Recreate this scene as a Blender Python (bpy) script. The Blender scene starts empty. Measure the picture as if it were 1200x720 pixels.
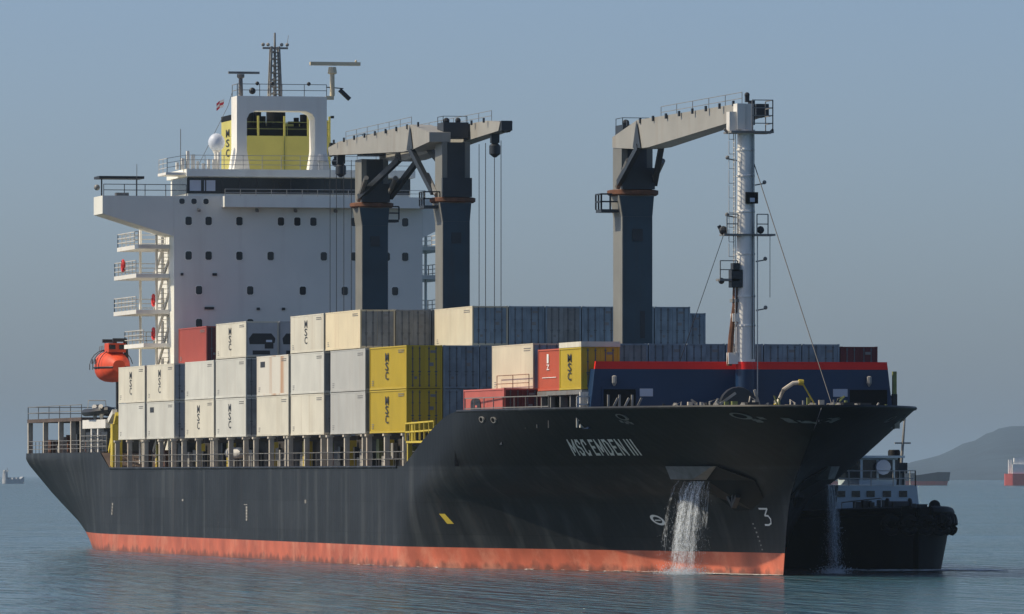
import bpy, bmesh, math, random
from mathutils import Vector
random.seed(7)
SC = bpy.context.scene
COL = SC.collection
R = math.radians

# ---------------------------------------------------------------- camera
# world axes: +X toward the bow, -Y starboard, Z up, water at z = 0
cam_d = bpy.data.cameras.new('camera')
cam = bpy.data.objects.new('camera', cam_d); COL.objects.link(cam)
cam.location = (476.70, -120.98, 6.05)
cam.rotation_euler = (R(90), 0, R(77.5))
cam_d.sensor_width = 36; cam_d.lens = 36*9400/1200
cam_d.shift_y = 197.5/1200
cam_d.clip_start = 1; cam_d.clip_end = 200000
SC.camera = cam

# ---------------------------------------------------------------- sky, sun, exposure
SUN_EL, SUN_DIR = R(44), (-0.22, -0.975)
world = bpy.data.worlds.new('World'); SC.world = world; world.use_nodes = True
wn = world.node_tree
sky = wn.nodes.new('ShaderNodeTexSky'); sky.sky_type = 'NISHITA'; sky.sun_disc = False
sky.sun_elevation = SUN_EL; sky.sun_rotation = math.atan2(SUN_DIR[0], SUN_DIR[1])
sky.air_density = 0.55; sky.dust_density = 1.4; sky.ozone_density = 3.4
wn.links.new(sky.outputs[0], wn.nodes['Background'].inputs[0])
wn.nodes['Background'].inputs[1].default_value = 0.112
sun_d = bpy.data.lights.new('sun', 'SUN'); sun_d.energy = 3.8; sun_d.angle = R(0.6); sun_d.color = (1.0, 0.87, 0.66)
sun = bpy.data.objects.new('sun', sun_d); COL.objects.link(sun)
sv = Vector((SUN_DIR[0]*math.cos(SUN_EL), SUN_DIR[1]*math.cos(SUN_EL), math.sin(SUN_EL)))
sun.rotation_euler = sv.to_track_quat('Z', 'Y').to_euler()
SC.render.engine = 'CYCLES'
SC.view_settings.view_transform = 'Standard'; SC.view_settings.look = 'None'
SC.view_settings.exposure = 0.10; SC.view_settings.gamma = 1.0
SC.cycles.use_denoising = True
SC.cycles.max_bounces = 8; SC.cycles.volume_bounces = 1; SC.cycles.transparent_max_bounces = 32

# ---------------------------------------------------------------- materials
def mat(name, col, rough=0.5, var=0.12, scale=0.6, streak=0.0, scol=(0.16, 0.08, 0.04), metal=0.0, spec=0.5, vstretch=0.07, sscale=1.6):
    m = bpy.data.materials.new(name); m.use_nodes = True
    nt = m.node_tree; b = nt.nodes['Principled BSDF']
    b.inputs['Roughness'].default_value = rough; b.inputs['Metallic'].default_value = metal
    b.inputs['Specular IOR Level'].default_value = spec
    tc = nt.nodes.new('ShaderNodeTexCoord'); oi = nt.nodes.new('ShaderNodeObjectInfo')
    mul = nt.nodes.new('ShaderNodeMath'); mul.operation = 'MULTIPLY'; mul.inputs[1].default_value = 61.0
    nt.links.new(oi.outputs['Random'], mul.inputs[0])
    add = nt.nodes.new('ShaderNodeVectorMath'); add.operation = 'ADD'
    nt.links.new(tc.outputs['Object'], add.inputs[0]); nt.links.new(mul.outputs[0], add.inputs[1])
    n1 = nt.nodes.new('ShaderNodeTexNoise'); n1.inputs['Scale'].default_value = scale; n1.inputs['Detail'].default_value = 6
    nt.links.new(add.outputs[0], n1.inputs['Vector'])
    mr = nt.nodes.new('ShaderNodeMapRange'); mr.inputs[1].default_value = .3; mr.inputs[2].default_value = .7
    mr.inputs[3].default_value = 1-var; mr.inputs[4].default_value = 1+var*.6
    nt.links.new(n1.outputs['Fac'], mr.inputs[0])
    sc_ = nt.nodes.new('ShaderNodeVectorMath'); sc_.operation = 'SCALE'; sc_.inputs[0].default_value = col[:3]
    nt.links.new(mr.outputs[0], sc_.inputs['Scale'])
    tone = nt.nodes.new('ShaderNodeMapRange'); tone.inputs[3].default_value = .90; tone.inputs[4].default_value = 1.06
    nt.links.new(oi.outputs['Random'], tone.inputs[0])
    tm = nt.nodes.new('ShaderNodeVectorMath'); tm.operation = 'SCALE'; nt.links.new(sc_.outputs[0], tm.inputs[0]); nt.links.new(tone.outputs[0], tm.inputs['Scale'])
    out = tm.outputs[0]
    if streak > 0:
        mp = nt.nodes.new('ShaderNodeMapping'); mp.inputs['Scale'].default_value = (1, 1, vstretch)
        nt.links.new(add.outputs[0], mp.inputs['Vector'])
        n2 = nt.nodes.new('ShaderNodeTexNoise'); n2.inputs['Scale'].default_value = sscale; n2.inputs['Detail'].default_value = 5
        nt.links.new(mp.outputs[0], n2.inputs['Vector'])
        m2 = nt.nodes.new('ShaderNodeMapRange'); m2.inputs[1].default_value = .52; m2.inputs[2].default_value = .75
        m2.inputs[3].default_value = 0; m2.inputs[4].default_value = streak
        nt.links.new(n2.outputs['Fac'], m2.inputs[0])
        mx = nt.nodes.new('ShaderNodeMix'); mx.data_type = 'RGBA'
        nt.links.new(m2.outputs[0], mx.inputs[0]); nt.links.new(out, mx.inputs[6]); mx.inputs[7].default_value = (*scol, 1)
        out = mx.outputs[2]
    nt.links.new(out, b.inputs['Base Color'])
    return m

M = {}
M['mast_white'] = mat('mast_white', (.88, .87, .82), .5, .15, .5, .4, (.30, .25, .20), sscale=1.8)
M['hull_black'] = mat('hull_black', (.020, .023, .027), .5, .4, .16, .7, (.076, .084, .088), spec=.2, sscale=.55, vstretch=.10)
M['hull_red'] = mat('hull_red', (.54, .13, .068), .55, .30, .35, .5, (.34, .075, .04), sscale=.6, vstretch=.5)
M['deck_brown'] = mat('deck_brown', (.10, .07, .055), .7, .4)
M['white_paint'] = mat('white_paint', (.82, .80, .74), .45, .08, .2, .22, (.50, .44, .36), sscale=.9)
M['house_white'] = mat('house_white', (.89, .89, .81), .5, .06, .25, .30, (.60, .56, .50), sscale=.9)
M['glass_dark'] = mat('glass_dark', (.012, .017, .025), .12, .1)
M['glass_band'] = mat('glass_band', (.016, .022, .028), .2, .4, .5)
M['dark_steel'] = mat('dark_steel', (.022, .024, .028), .5, .3)
M['grey_steel'] = mat('grey_steel', (.22, .22, .21), .5, .25, .8, .4)
M['post_cream'] = mat('post_cream', (.60, .54, .44), .5, .2, 1.2, .5, (.30, .15, .07))
M['rail_white'] = mat('rail_white', (.62, .60, .55), .5, .15)
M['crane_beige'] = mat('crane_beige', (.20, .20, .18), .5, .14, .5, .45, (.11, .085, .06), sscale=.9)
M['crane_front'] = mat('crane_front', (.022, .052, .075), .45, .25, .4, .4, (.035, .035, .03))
M['jib_beige'] = mat('jib_beige', (.34, .335, .305), .5, .1, .4, .35, (.24, .19, .14), sscale=1.0)
M['crane_dark'] = mat('crane_dark', (.020, .026, .034), .45, .3)
M['funnel_yellow'] = mat('funnel_yellow', (.62, .56, .13), .45, .08)
M['black_paint'] = mat('black_paint', (.006, .007, .008), .6, .2, spec=.15)
M['breakwater_blue'] = mat('breakwater_blue', (.004, .030, .090), .42, .15, .3, .2, (.02, .05, .10))
M['stripe_red'] = mat('stripe_red', (.98, .014, .006), .55, .08)
M['sign_white'] = mat('sign_white', (.60, .66, .76), .5, .05)
M['letter_white'] = mat('letter_white', (.85, .85, .82), .5, .12, 1.5)
M['letter_black'] = mat('letter_black', (.02, .02, .022), .5, .1)
M['boat_orange'] = mat('boat_orange', (.72, .075, .02), .6, .2, 1.2, .4, (.45, .07, .03))
M['buoy_red'] = mat('buoy_red', (.70, .03, .03), .5, .1)
M['rust'] = mat('rust', (.17, .07, .035), .8, .5, 1.5)
M['yellow_paint'] = mat('yellow_paint', (.62, .48, .05), .5, .2)
M['equip_green'] = mat('equip_green', (.22, .25, .08), .6, .4, 1.5)
M['equip_grey'] = mat('equip_grey', (.34, .33, .30), .6, .4, 1.0)
M['coaming'] = mat('coaming', (.035, .030, .028), .7, .4)
M['shelf_grey'] = mat('shelf_grey', (.20, .20, .20), .5, .35, 1.0, .5, (.10, .08, .07))
# container paints
M['c_white'] = mat('c_white', (.68, .65, .54), .5, .12, .35, .62, (.50, .44, .33), sscale=1.1)
M['c_pale'] = mat('c_pale', (.64, .64, .58), .5, .12, .35, .62, (.52, .50, .44), sscale=1.1)
M['c_cream'] = mat('c_cream', (.76, .66, .45), .5, .12, .35, .62, (.58, .44, .28), sscale=1.1)
M['c_sand'] = mat('c_sand', (.64, .58, .43), .5, .12, .35, .62, (.50, .40, .28), sscale=1.1)
M['c_grey'] = mat('c_grey', (.50, .505, .48), .5, .12, .35, .62, (.40, .38, .34))
M['c_rusty'] = mat('c_rusty', (.72, .69, .60), .5, .06, .4, .85, (.45, .20, .06), sscale=.55)
M['c_yellow'] = mat('c_yellow', (.56, .41, .022), .5, .08, .5, .2, (.36, .26, .03))
M['c_red'] = mat('c_red', (.40, .075, .055), .5, .08, .5, .2, (.28, .06, .04))
M['c_orange'] = mat('c_orange', (.62, .115, .05), .5, .08, .5, .2, (.42, .09, .04))
M['c_pink'] = mat('c_pink', (.60, .15, .12), .5, .08, .5, .2, (.45, .12, .09))
M['c_darkred'] = mat('c_darkred', (.12, .012, .016), .5, .1)
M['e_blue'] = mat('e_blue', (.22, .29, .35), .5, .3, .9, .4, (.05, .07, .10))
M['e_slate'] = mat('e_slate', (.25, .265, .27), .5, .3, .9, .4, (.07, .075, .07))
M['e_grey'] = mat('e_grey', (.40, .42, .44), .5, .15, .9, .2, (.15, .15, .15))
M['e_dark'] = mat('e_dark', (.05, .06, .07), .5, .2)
M['id_grey'] = mat('id_grey', (.22, .22, .22), .6, .1)
M['rod'] = mat('rod', (.10, .115, .13), .5, .2)
M['fan_dark'] = mat('fan_dark', (.012, .014, .018), .5, .2)

# ---------------------------------------------------------------- mesh helpers
WORLD = {}
def wloc(o): return WORLD.get(o.name, Vector((0, 0, 0)))

class MB:
    def __init__(self): self.v = []; self.f = []; self.mi = []; self.m = 0
    def vs(self, pts): n = len(self.v); self.v += [tuple(p) for p in pts]; return n
    def face(self, idx): self.f.append(tuple(idx)); self.mi.append(self.m)
    def poly(self, pts): n = self.vs(pts); self.face(range(n, n+len(pts)))
    def box(self, x0, x1, y0, y1, z0, z1):
        n = self.vs([(x0,y0,z0),(x1,y0,z0),(x1,y1,z0),(x0,y1,z0),(x0,y0,z1),(x1,y0,z1),(x1,y1,z1),(x0,y1,z1)])
        for q in ((0,3,2,1),(4,5,6,7),(0,1,5,4),(1,2,6,5),(2,3,7,6),(3,0,4,7)): self.face([n+i for i in q])
        return self
    def bar(self, a, b, w, h=None):
        a, b = Vector(a), Vector(b); d = (b-a).normalized(); h = h or w
        up = Vector((0,0,1)) if abs(d.z) < .95 else Vector((0,1,0))
        s = d.cross(up).normalized(); u = s.cross(d)
        P = []
        for c in (a, b):
            for i, j in ((-1,-1),(1,-1),(1,1),(-1,1)): P.append(c + s*(i*w/2) + u*(j*h/2))
        n = self.vs(P)
        for q in ((0,3,2,1),(4,5,6,7),(0,1,5,4),(1,2,6,5),(2,3,7,6),(3,0,4,7)): self.face([n+i for i in q])
        return self
    def tube(self, path, r, n=6, r1=None, cap=True):
        path = [Vector(p) for p in path]; k = len(path); base = len(self.v)
        for i, p in enumerate(path):
            d = (path[min(i+1,k-1)]-path[max(i-1,0)]).normalized()
            up = Vector((0,0,1)) if abs(d.z) < .9 else Vector((1,0,0))
            s = d.cross(up).normalized(); u = s.cross(d)
            rr = r if r1 is None else r+(r1-r)*i/(k-1)
            for j in range(n):
                a = 2*math.pi*j/n; self.v.append(tuple(p+s*(rr*math.cos(a))+u*(rr*math.sin(a))))
        for i in range(k-1):
            for j in range(n):
                a = base+i*n+j; b = base+i*n+(j+1)%n; self.face((a, b, b+n, a+n))
        if cap:
            self.face([base+j for j in range(n)][::-1]); self.face([base+(k-1)*n+j for j in range(n)])
        return self
    def lathe(self, c, prof, n=16, axis='z', sx=1, sy=1):
        c = Vector(c); base = len(self.v)
        for r, h in prof:
            for j in range(n):
                a = 2*math.pi*j/n; x, y = r*math.cos(a)*sx, r*math.sin(a)*sy
                p = {'z':(x,y,h),'x':(h,x,y),'y':(x,h,y)}[axis]; self.v.append(tuple(c+Vector(p)))
        for i in range(len(prof)-1):
            for j in range(n):
                a = base+i*n+j; b = base+i*n+(j+1)%n; self.face((a, b, b+n, a+n))
        self.face([base+j for j in range(n)][::-1]); self.face([base+(len(prof)-1)*n+j for j in range(n)])
        return self
    def ball(self, c, r, n=12, m=8, sx=1, sy=1, sz=1):
        prof = [(max(r*math.sin(math.pi*i/m), .004), -r*math.cos(math.pi*i/m)*sz) for i in range(m+1)]
        return self.lathe(c, prof, n, 'z', sx, sy)
    def prism(self, pts, axis, a0, a1, taper=None):
        # pts in the plane across the axis: 'y' -> (x,z), 'x' -> (y,z), 'z' -> (x,y)
        def P(p, a): return {'y':(p[0],a,p[1]),'x':(a,p[0],p[1]),'z':(p[0],p[1],a)}[axis]
        k = len(pts); n = self.vs([P(p, a0) for p in pts]+[P(p, a1) for p in (taper or pts)])
        self.face([n+i for i in range(k)][::-1]); self.face([n+k+i for i in range(k)])
        for i in range(k): j = (i+1) % k; self.face((n+i, n+j, n+k+j, n+k+i))
        return self
    def rail(self, path, h=1.0, r=.025, rows=3, gap=2.0):
        path = [Vector(p) for p in path]
        for i in range(rows):
            z = h*(i+1)/rows
            for a, b in zip(path, path[1:]): self.bar(a+Vector((0,0,z)), b+Vector((0,0,z)), r*2)
        for a, b in zip(path, path[1:]):
            k = max(1, int((b-a).length/gap))
            for i in range(k+1):
                p = a.lerp(b, i/k); self.bar(p, p+Vector((0,0,h)), r*2)
        return self
    def mesh(self, name, mats, org, smooth=False):
        me = bpy.data.meshes.new(name)
        me.from_pydata([tuple(Vector(p)-org) for p in self.v], [], self.f)
        for mm in mats: me.materials.append(M[mm] if isinstance(mm, str) else mm)
        me.polygons.foreach_set('material_index', self.mi)
        bm = bmesh.new(); bm.from_mesh(me); bmesh.ops.recalc_face_normals(bm, faces=bm.faces); bm.to_mesh(me); bm.free()
        if smooth:
            me.polygons.foreach_set('use_smooth', [True]*len(me.polygons))
            me.set_sharp_from_angle(angle=R(38))
        me.update(); return me
    def build(self, name, mats, parent=None, smooth=False):
        if isinstance(mats, str): mats = [mats]
        xs, ys, zs = zip(*self.v)
        org = Vector(((min(xs)+max(xs))/2, (min(ys)+max(ys))/2, min(zs)))
        me = self.mesh(name, mats, org, smooth)
        o = bpy.data.objects.new(name, me); COL.objects.link(o)
        WORLD[o.name] = org
        if parent is not None: o.parent = parent; o.location = org - wloc(parent)
        else: o.location = org
        return o

def tag(o, label, cat, group=None, kind=None):
    o['label'] = label; o['category'] = cat
    if group: o['group'] = group
    if kind: o['kind'] = kind
    return o
def thing(name, loc, label, cat, group=None):
    o = bpy.data.objects.new(name, None); COL.objects.link(o); o.location = loc; o.empty_display_size = .5
    WORLD[o.name] = Vector(loc); return tag(o, label, cat, group)
def Bx(*a): return MB().box(*a)

def text2d(s, offset=0.0, space=1.0):
    c = bpy.data.curves.new('t', 'FONT'); c.body = s; c.size = 1; c.offset = offset; c.space_character = space; c.resolution_u = 2
    o = bpy.data.objects.new('t', c); COL.objects.link(o)
    bpy.context.view_layer.update()
    me = bpy.data.meshes.new_from_object(o.evaluated_get(bpy.context.evaluated_depsgraph_get()))
    vs = [(v.co.x, v.co.y) for v in me.vertices]; fs = [tuple(p.vertices) for p in me.polygons]
    bpy.data.objects.remove(o); bpy.data.curves.remove(c); bpy.data.meshes.remove(me)
    x0 = min(v[0] for v in vs); x1 = max(v[0] for v in vs); y0 = min(v[1] for v in vs); y1 = max(v[1] for v in vs)
    return [((x-x0)/(x1-x0), (y-y0)/(y1-y0)) for x, y in vs], fs
def letters(mb, s, fn, offset=0.0, space=1.0):
    vs, fs = text2d(s, offset, space); n = mb.vs([fn(u, v) for u, v in vs])
    for f in fs: mb.face([n+i for i in f])

# ---------------------------------------------------------------- hull shape
def interp(t, x):
    if x <= t[0][0]: return t[0][1]
    for (a, b), (c, d) in zip(t, t[1:]):
        if x <= c: return b+(d-b)*(x-a)/(c-a)
    return t[-1][1]
HB = 12.95
def wz(z):
    if z < 4.7: return .24*(max(z, 0)/4.7)**1.6
    u = min((z-4.7)/5.45, 1.0); return .24+.76*u**.80
STEM = [(-3, 5.6), (0, 6.8), (3.5, 7.8), (5, 8.7), (6.2, 10.2), (7.5, 12.2), (9, 14.4), (10.2, 16.0)]
def stemx(z): return interp(STEM, z)
def half_bow(X, z):
    w = wz(z); xs = stemx(z); x0 = -45+19*w; p = 1.3+.7*w; q = 1.5-1.0*w
    t = (X-x0)/(xs-x0)
    if t <= 0: return HB
    if t >= 1: return 0.0
    return HB*(1-t**p)**q
TRAN = [(-2, 4.5), (0, 6.0), (.94, 6.9), (4.4, 10.2), (6.9, 12.3), (7.4, 12.6), (12, 12.6)]
def half(X, z):
    if X > -60: return half_bow(X, z)
    if X < -160:
        t = max((X+205)/45, 0); yt = interp(TRAN, z); return yt+(HB-yt)*(1-(1-t)**1.55)
    return HB
def ztop(X):
    if X < -165: return 7.95
    if X < -160.5: return 7.95-(X+165)/4.5*1.25
    if X < -42.5: return 6.70
    if X < -27.5:
        u = (X+42.5)/15; return 6.7+3.45*(u**.8*(1-u)+u*(1-(1-u)**2))
    return 10.15

SHIP = thing('container_ship', (-100, 0, 0), 'black container ship with red waterline, white bridge house and three beige deck cranes', 'ship')

def make_hull():
    us = []
    k = 58
    for i in range(k+1):
        t = i/k; us.append(1-(1-t)**1.7)
    aft = [-205, -204, -202, -199, -195, -190, -184, -178, -172, -168, -165, -160.5, -160.45, -150, -140, -130, -120, -110, -100, -90, -80, -70, -60]
    fixed = [-2, 0, .7, 1.35, 2.2, 3.0, 3.8, 4.6, 5.0, 5.5, 6.0, 6.4, 6.69]
    cols = [('a', x) for x in aft]+[('f', u) for u in us]
    rows = len(fixed)+5
    mb = MB(); grid = {}
    for side in (-1, 1):
        for ci, (kind, val) in enumerate(cols):
            Xn = val if kind == 'a' else -59.5+(stemx(8)+59.5)*val
            for r in range(rows):
                if r < len(fixed): z = fixed[r]
                else:
                    zt = ztop(Xn) if kind == 'a' else ztop(-59.5+(stemx(9)+59.5)*val)
                    z = 6.69+(max(zt, 6.70)-6.69)*(r-len(fixed)+1)/5
                X = val if kind == 'a' else -59.5+(stemx(z)+59.5)*val
                y = half(X, z)
                if kind == 'f' and val >= 1: y = 0.02
                grid[side, ci, r] = mb.vs([(X, side*y, z)])
        for ci in range(len(cols)-1):
            for r in range(rows-1):
                a, b, c, d = grid[side, ci, r], grid[side, ci+1, r], grid[side, ci+1, r+1], grid[side, ci, r+1]
                if abs(mb.v[c][2]-mb.v[b][2]) < .02 and abs(mb.v[d][2]-mb.v[a][2]) < .02: continue
                mb.m = 1 if mb.v[d][2] <= 1.36 else 0
                mb.face((a, b, c, d) if side < 0 else (d, c, b, a))
    for r in range(rows-1):   # transom
        mb.m = 1 if mb.v[grid[1, 0, r+1]][2] <= 1.36 else 0
        mb.face((grid[1, 0, r], grid[-1, 0, r], grid[-1, 0, r+1], grid[1, 0, r+1]))
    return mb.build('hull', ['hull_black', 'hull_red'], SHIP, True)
HULL = make_hull()
def shade_bow(m):  # shade of the turned-away bow put into the hull colour, darker forward
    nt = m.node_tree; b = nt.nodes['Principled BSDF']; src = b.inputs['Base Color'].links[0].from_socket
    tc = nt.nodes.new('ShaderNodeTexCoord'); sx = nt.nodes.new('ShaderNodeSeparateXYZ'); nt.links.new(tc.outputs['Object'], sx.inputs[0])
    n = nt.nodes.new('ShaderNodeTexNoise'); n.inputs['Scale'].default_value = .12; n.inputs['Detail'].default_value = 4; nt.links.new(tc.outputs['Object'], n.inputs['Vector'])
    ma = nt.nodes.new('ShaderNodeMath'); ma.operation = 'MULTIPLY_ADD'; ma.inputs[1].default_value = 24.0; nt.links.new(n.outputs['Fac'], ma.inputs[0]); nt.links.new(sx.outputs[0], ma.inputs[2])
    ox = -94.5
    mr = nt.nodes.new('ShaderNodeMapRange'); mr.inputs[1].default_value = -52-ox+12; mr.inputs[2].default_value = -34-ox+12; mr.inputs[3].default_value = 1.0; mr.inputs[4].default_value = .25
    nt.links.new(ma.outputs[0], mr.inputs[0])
    zr = nt.nodes.new('ShaderNodeMapRange'); zr.inputs[1].default_value = 8.55; zr.inputs[2].default_value = 8.75; zr.inputs[3].default_value = .78; zr.inputs[4].default_value = .2   # the bow's painted darkening deepens above the main deck line
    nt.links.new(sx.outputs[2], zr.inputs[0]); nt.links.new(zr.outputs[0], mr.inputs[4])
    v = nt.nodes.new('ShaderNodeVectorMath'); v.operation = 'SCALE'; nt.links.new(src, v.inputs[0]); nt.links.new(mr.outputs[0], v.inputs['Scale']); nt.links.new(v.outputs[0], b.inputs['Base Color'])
def plating(m, strength=.35):
    nt = m.node_tree; b = nt.nodes['Principled BSDF']; src = b.inputs['Base Color'].links[0].from_socket
    tc = nt.nodes.new('ShaderNodeTexCoord'); sp = nt.nodes.new('ShaderNodeSeparateXYZ'); nt.links.new(tc.outputs['Object'], sp.inputs[0])
    cb = nt.nodes.new('ShaderNodeCombineXYZ'); nt.links.new(sp.outputs[0], cb.inputs[0]); nt.links.new(sp.outputs[2], cb.inputs[1])
    br = nt.nodes.new('ShaderNodeTexBrick'); br.inputs['Scale'].default_value = 1; br.inputs['Brick Width'].default_value = 8.0; br.inputs['Row Height'].default_value = 2.1; br.inputs['Mortar Size'].default_value = .035; br.inputs['Mortar Smooth'].default_value = .6
    br.inputs['Color1'].default_value = (.80, .80, .80, 1); br.inputs['Color2'].default_value = (1.18, 1.18, 1.16, 1); br.inputs['Mortar'].default_value = (.62, .60, .58, 1)
    nt.links.new(cb.outputs[0], br.inputs['Vector'])
    mx = nt.nodes.new('ShaderNodeMix'); mx.data_type = 'RGBA'; mx.blend_type = 'MULTIPLY'; mx.inputs[0].default_value = .8
    nt.links.new(src, mx.inputs[6]); nt.links.new(br.outputs['Color'], mx.inputs[7])
    # rust runs and salt
    mp = nt.nodes.new('ShaderNodeMapping'); mp.inputs['Scale'].default_value = (1, 1, .06); nt.links.new(tc.outputs['Object'], mp.inputs['Vector'])
    n = nt.nodes.new('ShaderNodeTexNoise'); n.inputs['Scale'].default_value = 1.3; n.inputs['Detail'].default_value = 6; nt.links.new(mp.outputs[0], n.inputs['Vector'])
    r = nt.nodes.new('ShaderNodeMapRange'); r.inputs[1].default_value = .60; r.inputs[2].default_value = .78; r.inputs[4].default_value = .55; nt.links.new(n.outputs['Fac'], r.inputs[0])
    m2 = nt.nodes.new('ShaderNodeMix'); m2.data_type = 'RGBA'; nt.links.new(r.outputs[0], m2.inputs[0]); nt.links.new(mx.outputs[2], m2.inputs[6]); m2.inputs[7].default_value = (.060, .048, .042, 1)
    nt.links.new(m2.outputs[2], b.inputs['Base Color'])
    # frames showing through as shallow dents
    wv = nt.nodes.new('ShaderNodeTexWave'); wv.wave_type = 'BANDS'; wv.bands_direction = 'X'; wv.inputs['Scale'].default_value = .38; wv.inputs['Distortion'].default_value = 3.0; wv.inputs['Detail'].default_value = 2; nt.links.new(tc.outputs['Object'], wv.inputs['Vector'])
    n3 = nt.nodes.new('ShaderNodeTexNoise'); n3.inputs['Scale'].default_value = .7; n3.inputs['Detail'].default_value = 3; nt.links.new(tc.outputs['Object'], n3.inputs['Vector'])
    ws_ = nt.nodes.new('ShaderNodeMath'); ws_.operation = 'MULTIPLY'; ws_.inputs[1].default_value = .10; nt.links.new(wv.outputs['Fac'], ws_.inputs[0])
    ad = nt.nodes.new('ShaderNodeMath'); ad.operation = 'ADD'; nt.links.new(ws_.outputs[0], ad.inputs[0]); nt.links.new(n3.outputs['Fac'], ad.inputs[1])
    bp = nt.nodes.new('ShaderNodeBump'); bp.inputs['Strength'].default_value = strength; bp.inputs['Distance'].default_value = .06; nt.links.new(ad.outputs[0], bp.inputs['Height']); nt.links.new(bp.outputs[0], b.inputs['Normal'])
plating(M['hull_black']); shade_bow(M['hull_black'])
def boot_top(m):   # scuffed antifouling with a ragged weedy wet line just above the water
    nt = m.node_tree; b = nt.nodes['Principled BSDF']; src = b.inputs['Base Color'].links[0].from_socket
    tc = nt.nodes.new('ShaderNodeTexCoord'); sp = nt.nodes.new('ShaderNodeSeparateXYZ'); nt.links.new(tc.outputs['Object'], sp.inputs[0])
    n = nt.nodes.new('ShaderNodeTexNoise'); n.inputs['Scale'].default_value = .9; n.inputs['Detail'].default_value = 7; nt.links.new(tc.outputs['Object'], n.inputs['Vector'])
    a = nt.nodes.new('ShaderNodeMath'); a.operation = 'MULTIPLY_ADD'; a.inputs[1].default_value = -1.5; nt.links.new(n.outputs['Fac'], a.inputs[0]); nt.links.new(sp.outputs[2], a.inputs[2])
    r = nt.nodes.new('ShaderNodeMapRange'); r.inputs[1].default_value = 2-.75+.1; r.inputs[2].default_value = 2-.75+.45; r.inputs[3].default_value = .85; r.inputs[4].default_value = 0; nt.links.new(a.outputs[0], r.inputs[0])
    m1 = nt.nodes.new('ShaderNodeMix'); m1.data_type = 'RGBA'; nt.links.new(r.outputs[0], m1.inputs[0]); nt.links.new(src, m1.inputs[6]); m1.inputs[7].default_value = (.16, .055, .035, 1)
    n2 = nt.nodes.new('ShaderNodeTexNoise'); n2.inputs['Scale'].default_value = .35; n2.inputs['Detail'].default_value = 8; n2.inputs['Roughness'].default_value = .7; nt.links.new(tc.outputs['Object'], n2.inputs['Vector'])
    r2 = nt.nodes.new('ShaderNodeMapRange'); r2.inputs[1].default_value = .50; r2.inputs[2].default_value = .68; r2.inputs[4].default_value = .6; nt.links.new(n2.outputs['Fac'], r2.inputs[0])
    m2 = nt.nodes.new('ShaderNodeMix'); m2.data_type = 'RGBA'; nt.links.new(r2.outputs[0], m2.inputs[0]); nt.links.new(m1.outputs[2], m2.inputs[6]); m2.inputs[7].default_value = (.66, .27, .17, 1)
    nt.links.new(m2.outputs[2], b.inputs['Base Color'])
boot_top(M['hull_red'])

def hull_pt(X, z, off=.02, side=-1): return (X, side*(half(X, z)+off), z)

# decks, closed a little below the bulwark tops
d = MB()
def deck(xs, z, mb):
    for a, b in zip(xs, xs[1:]):
        ya, yb = max(half(a, z)-.06, .01), max(half(b, z)-.06, .01)
        mb.poly([(a,-ya,z),(b,-yb,z),(b,yb,z),(a,ya,z)])
deck([-204.9, -200, -195, -190, -180, -170, -164.5], 7.90, d)
deck([-160.4, -140, -100, -60, -50, -42.5], 6.64, d)
deck([-42.3, -40, -38, -36, -34, -32, -30, -28], 6.64, d)
deck([-28.2, -25, -20, -15, -10, -5, 0, 3, 6, 8, 10, 11.5, 12.8, 13.6], 8.9, d)
d.poly([(-164.5, -HB+.06, 7.9), (-160.4, -HB+.06, 6.64), (-160.4, HB-.06, 6.64), (-164.5, HB-.06, 7.9)])
d.poly([(-28.1, -HB+.1, 6.64), (-28.1, HB-.1, 6.64), (-28.1, HB-.1, 8.9), (-28.1, -HB+.1, 8.9)])
d.build('deck', 'deck_brown', SHIP)
# rail cap round the bow bulwark, giving it a thickness
cap = MB()
for s in (-1, 1):
    cap.tube([(-59.5+(stemx(10.15)+59.5)*u, s*max(half(-59.5+(stemx(10.15)+59.5)*u, 10.15)-.05, .0), 10.16) for u in [.43+.57*(1-(1-i/40)**1.7) for i in range(41)]], .11, 6)
cap.build('bulwark_rail', 'hull_black', SHIP, True)
fend = MB()
for s in (-1, 1):
    fend.tube([hull_pt(x, 6.62, 0.0, s) for x in range(-160, -41, 6)], .10, 6)
fend.build('sheer_strake', 'hull_black', SHIP, True)

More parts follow.
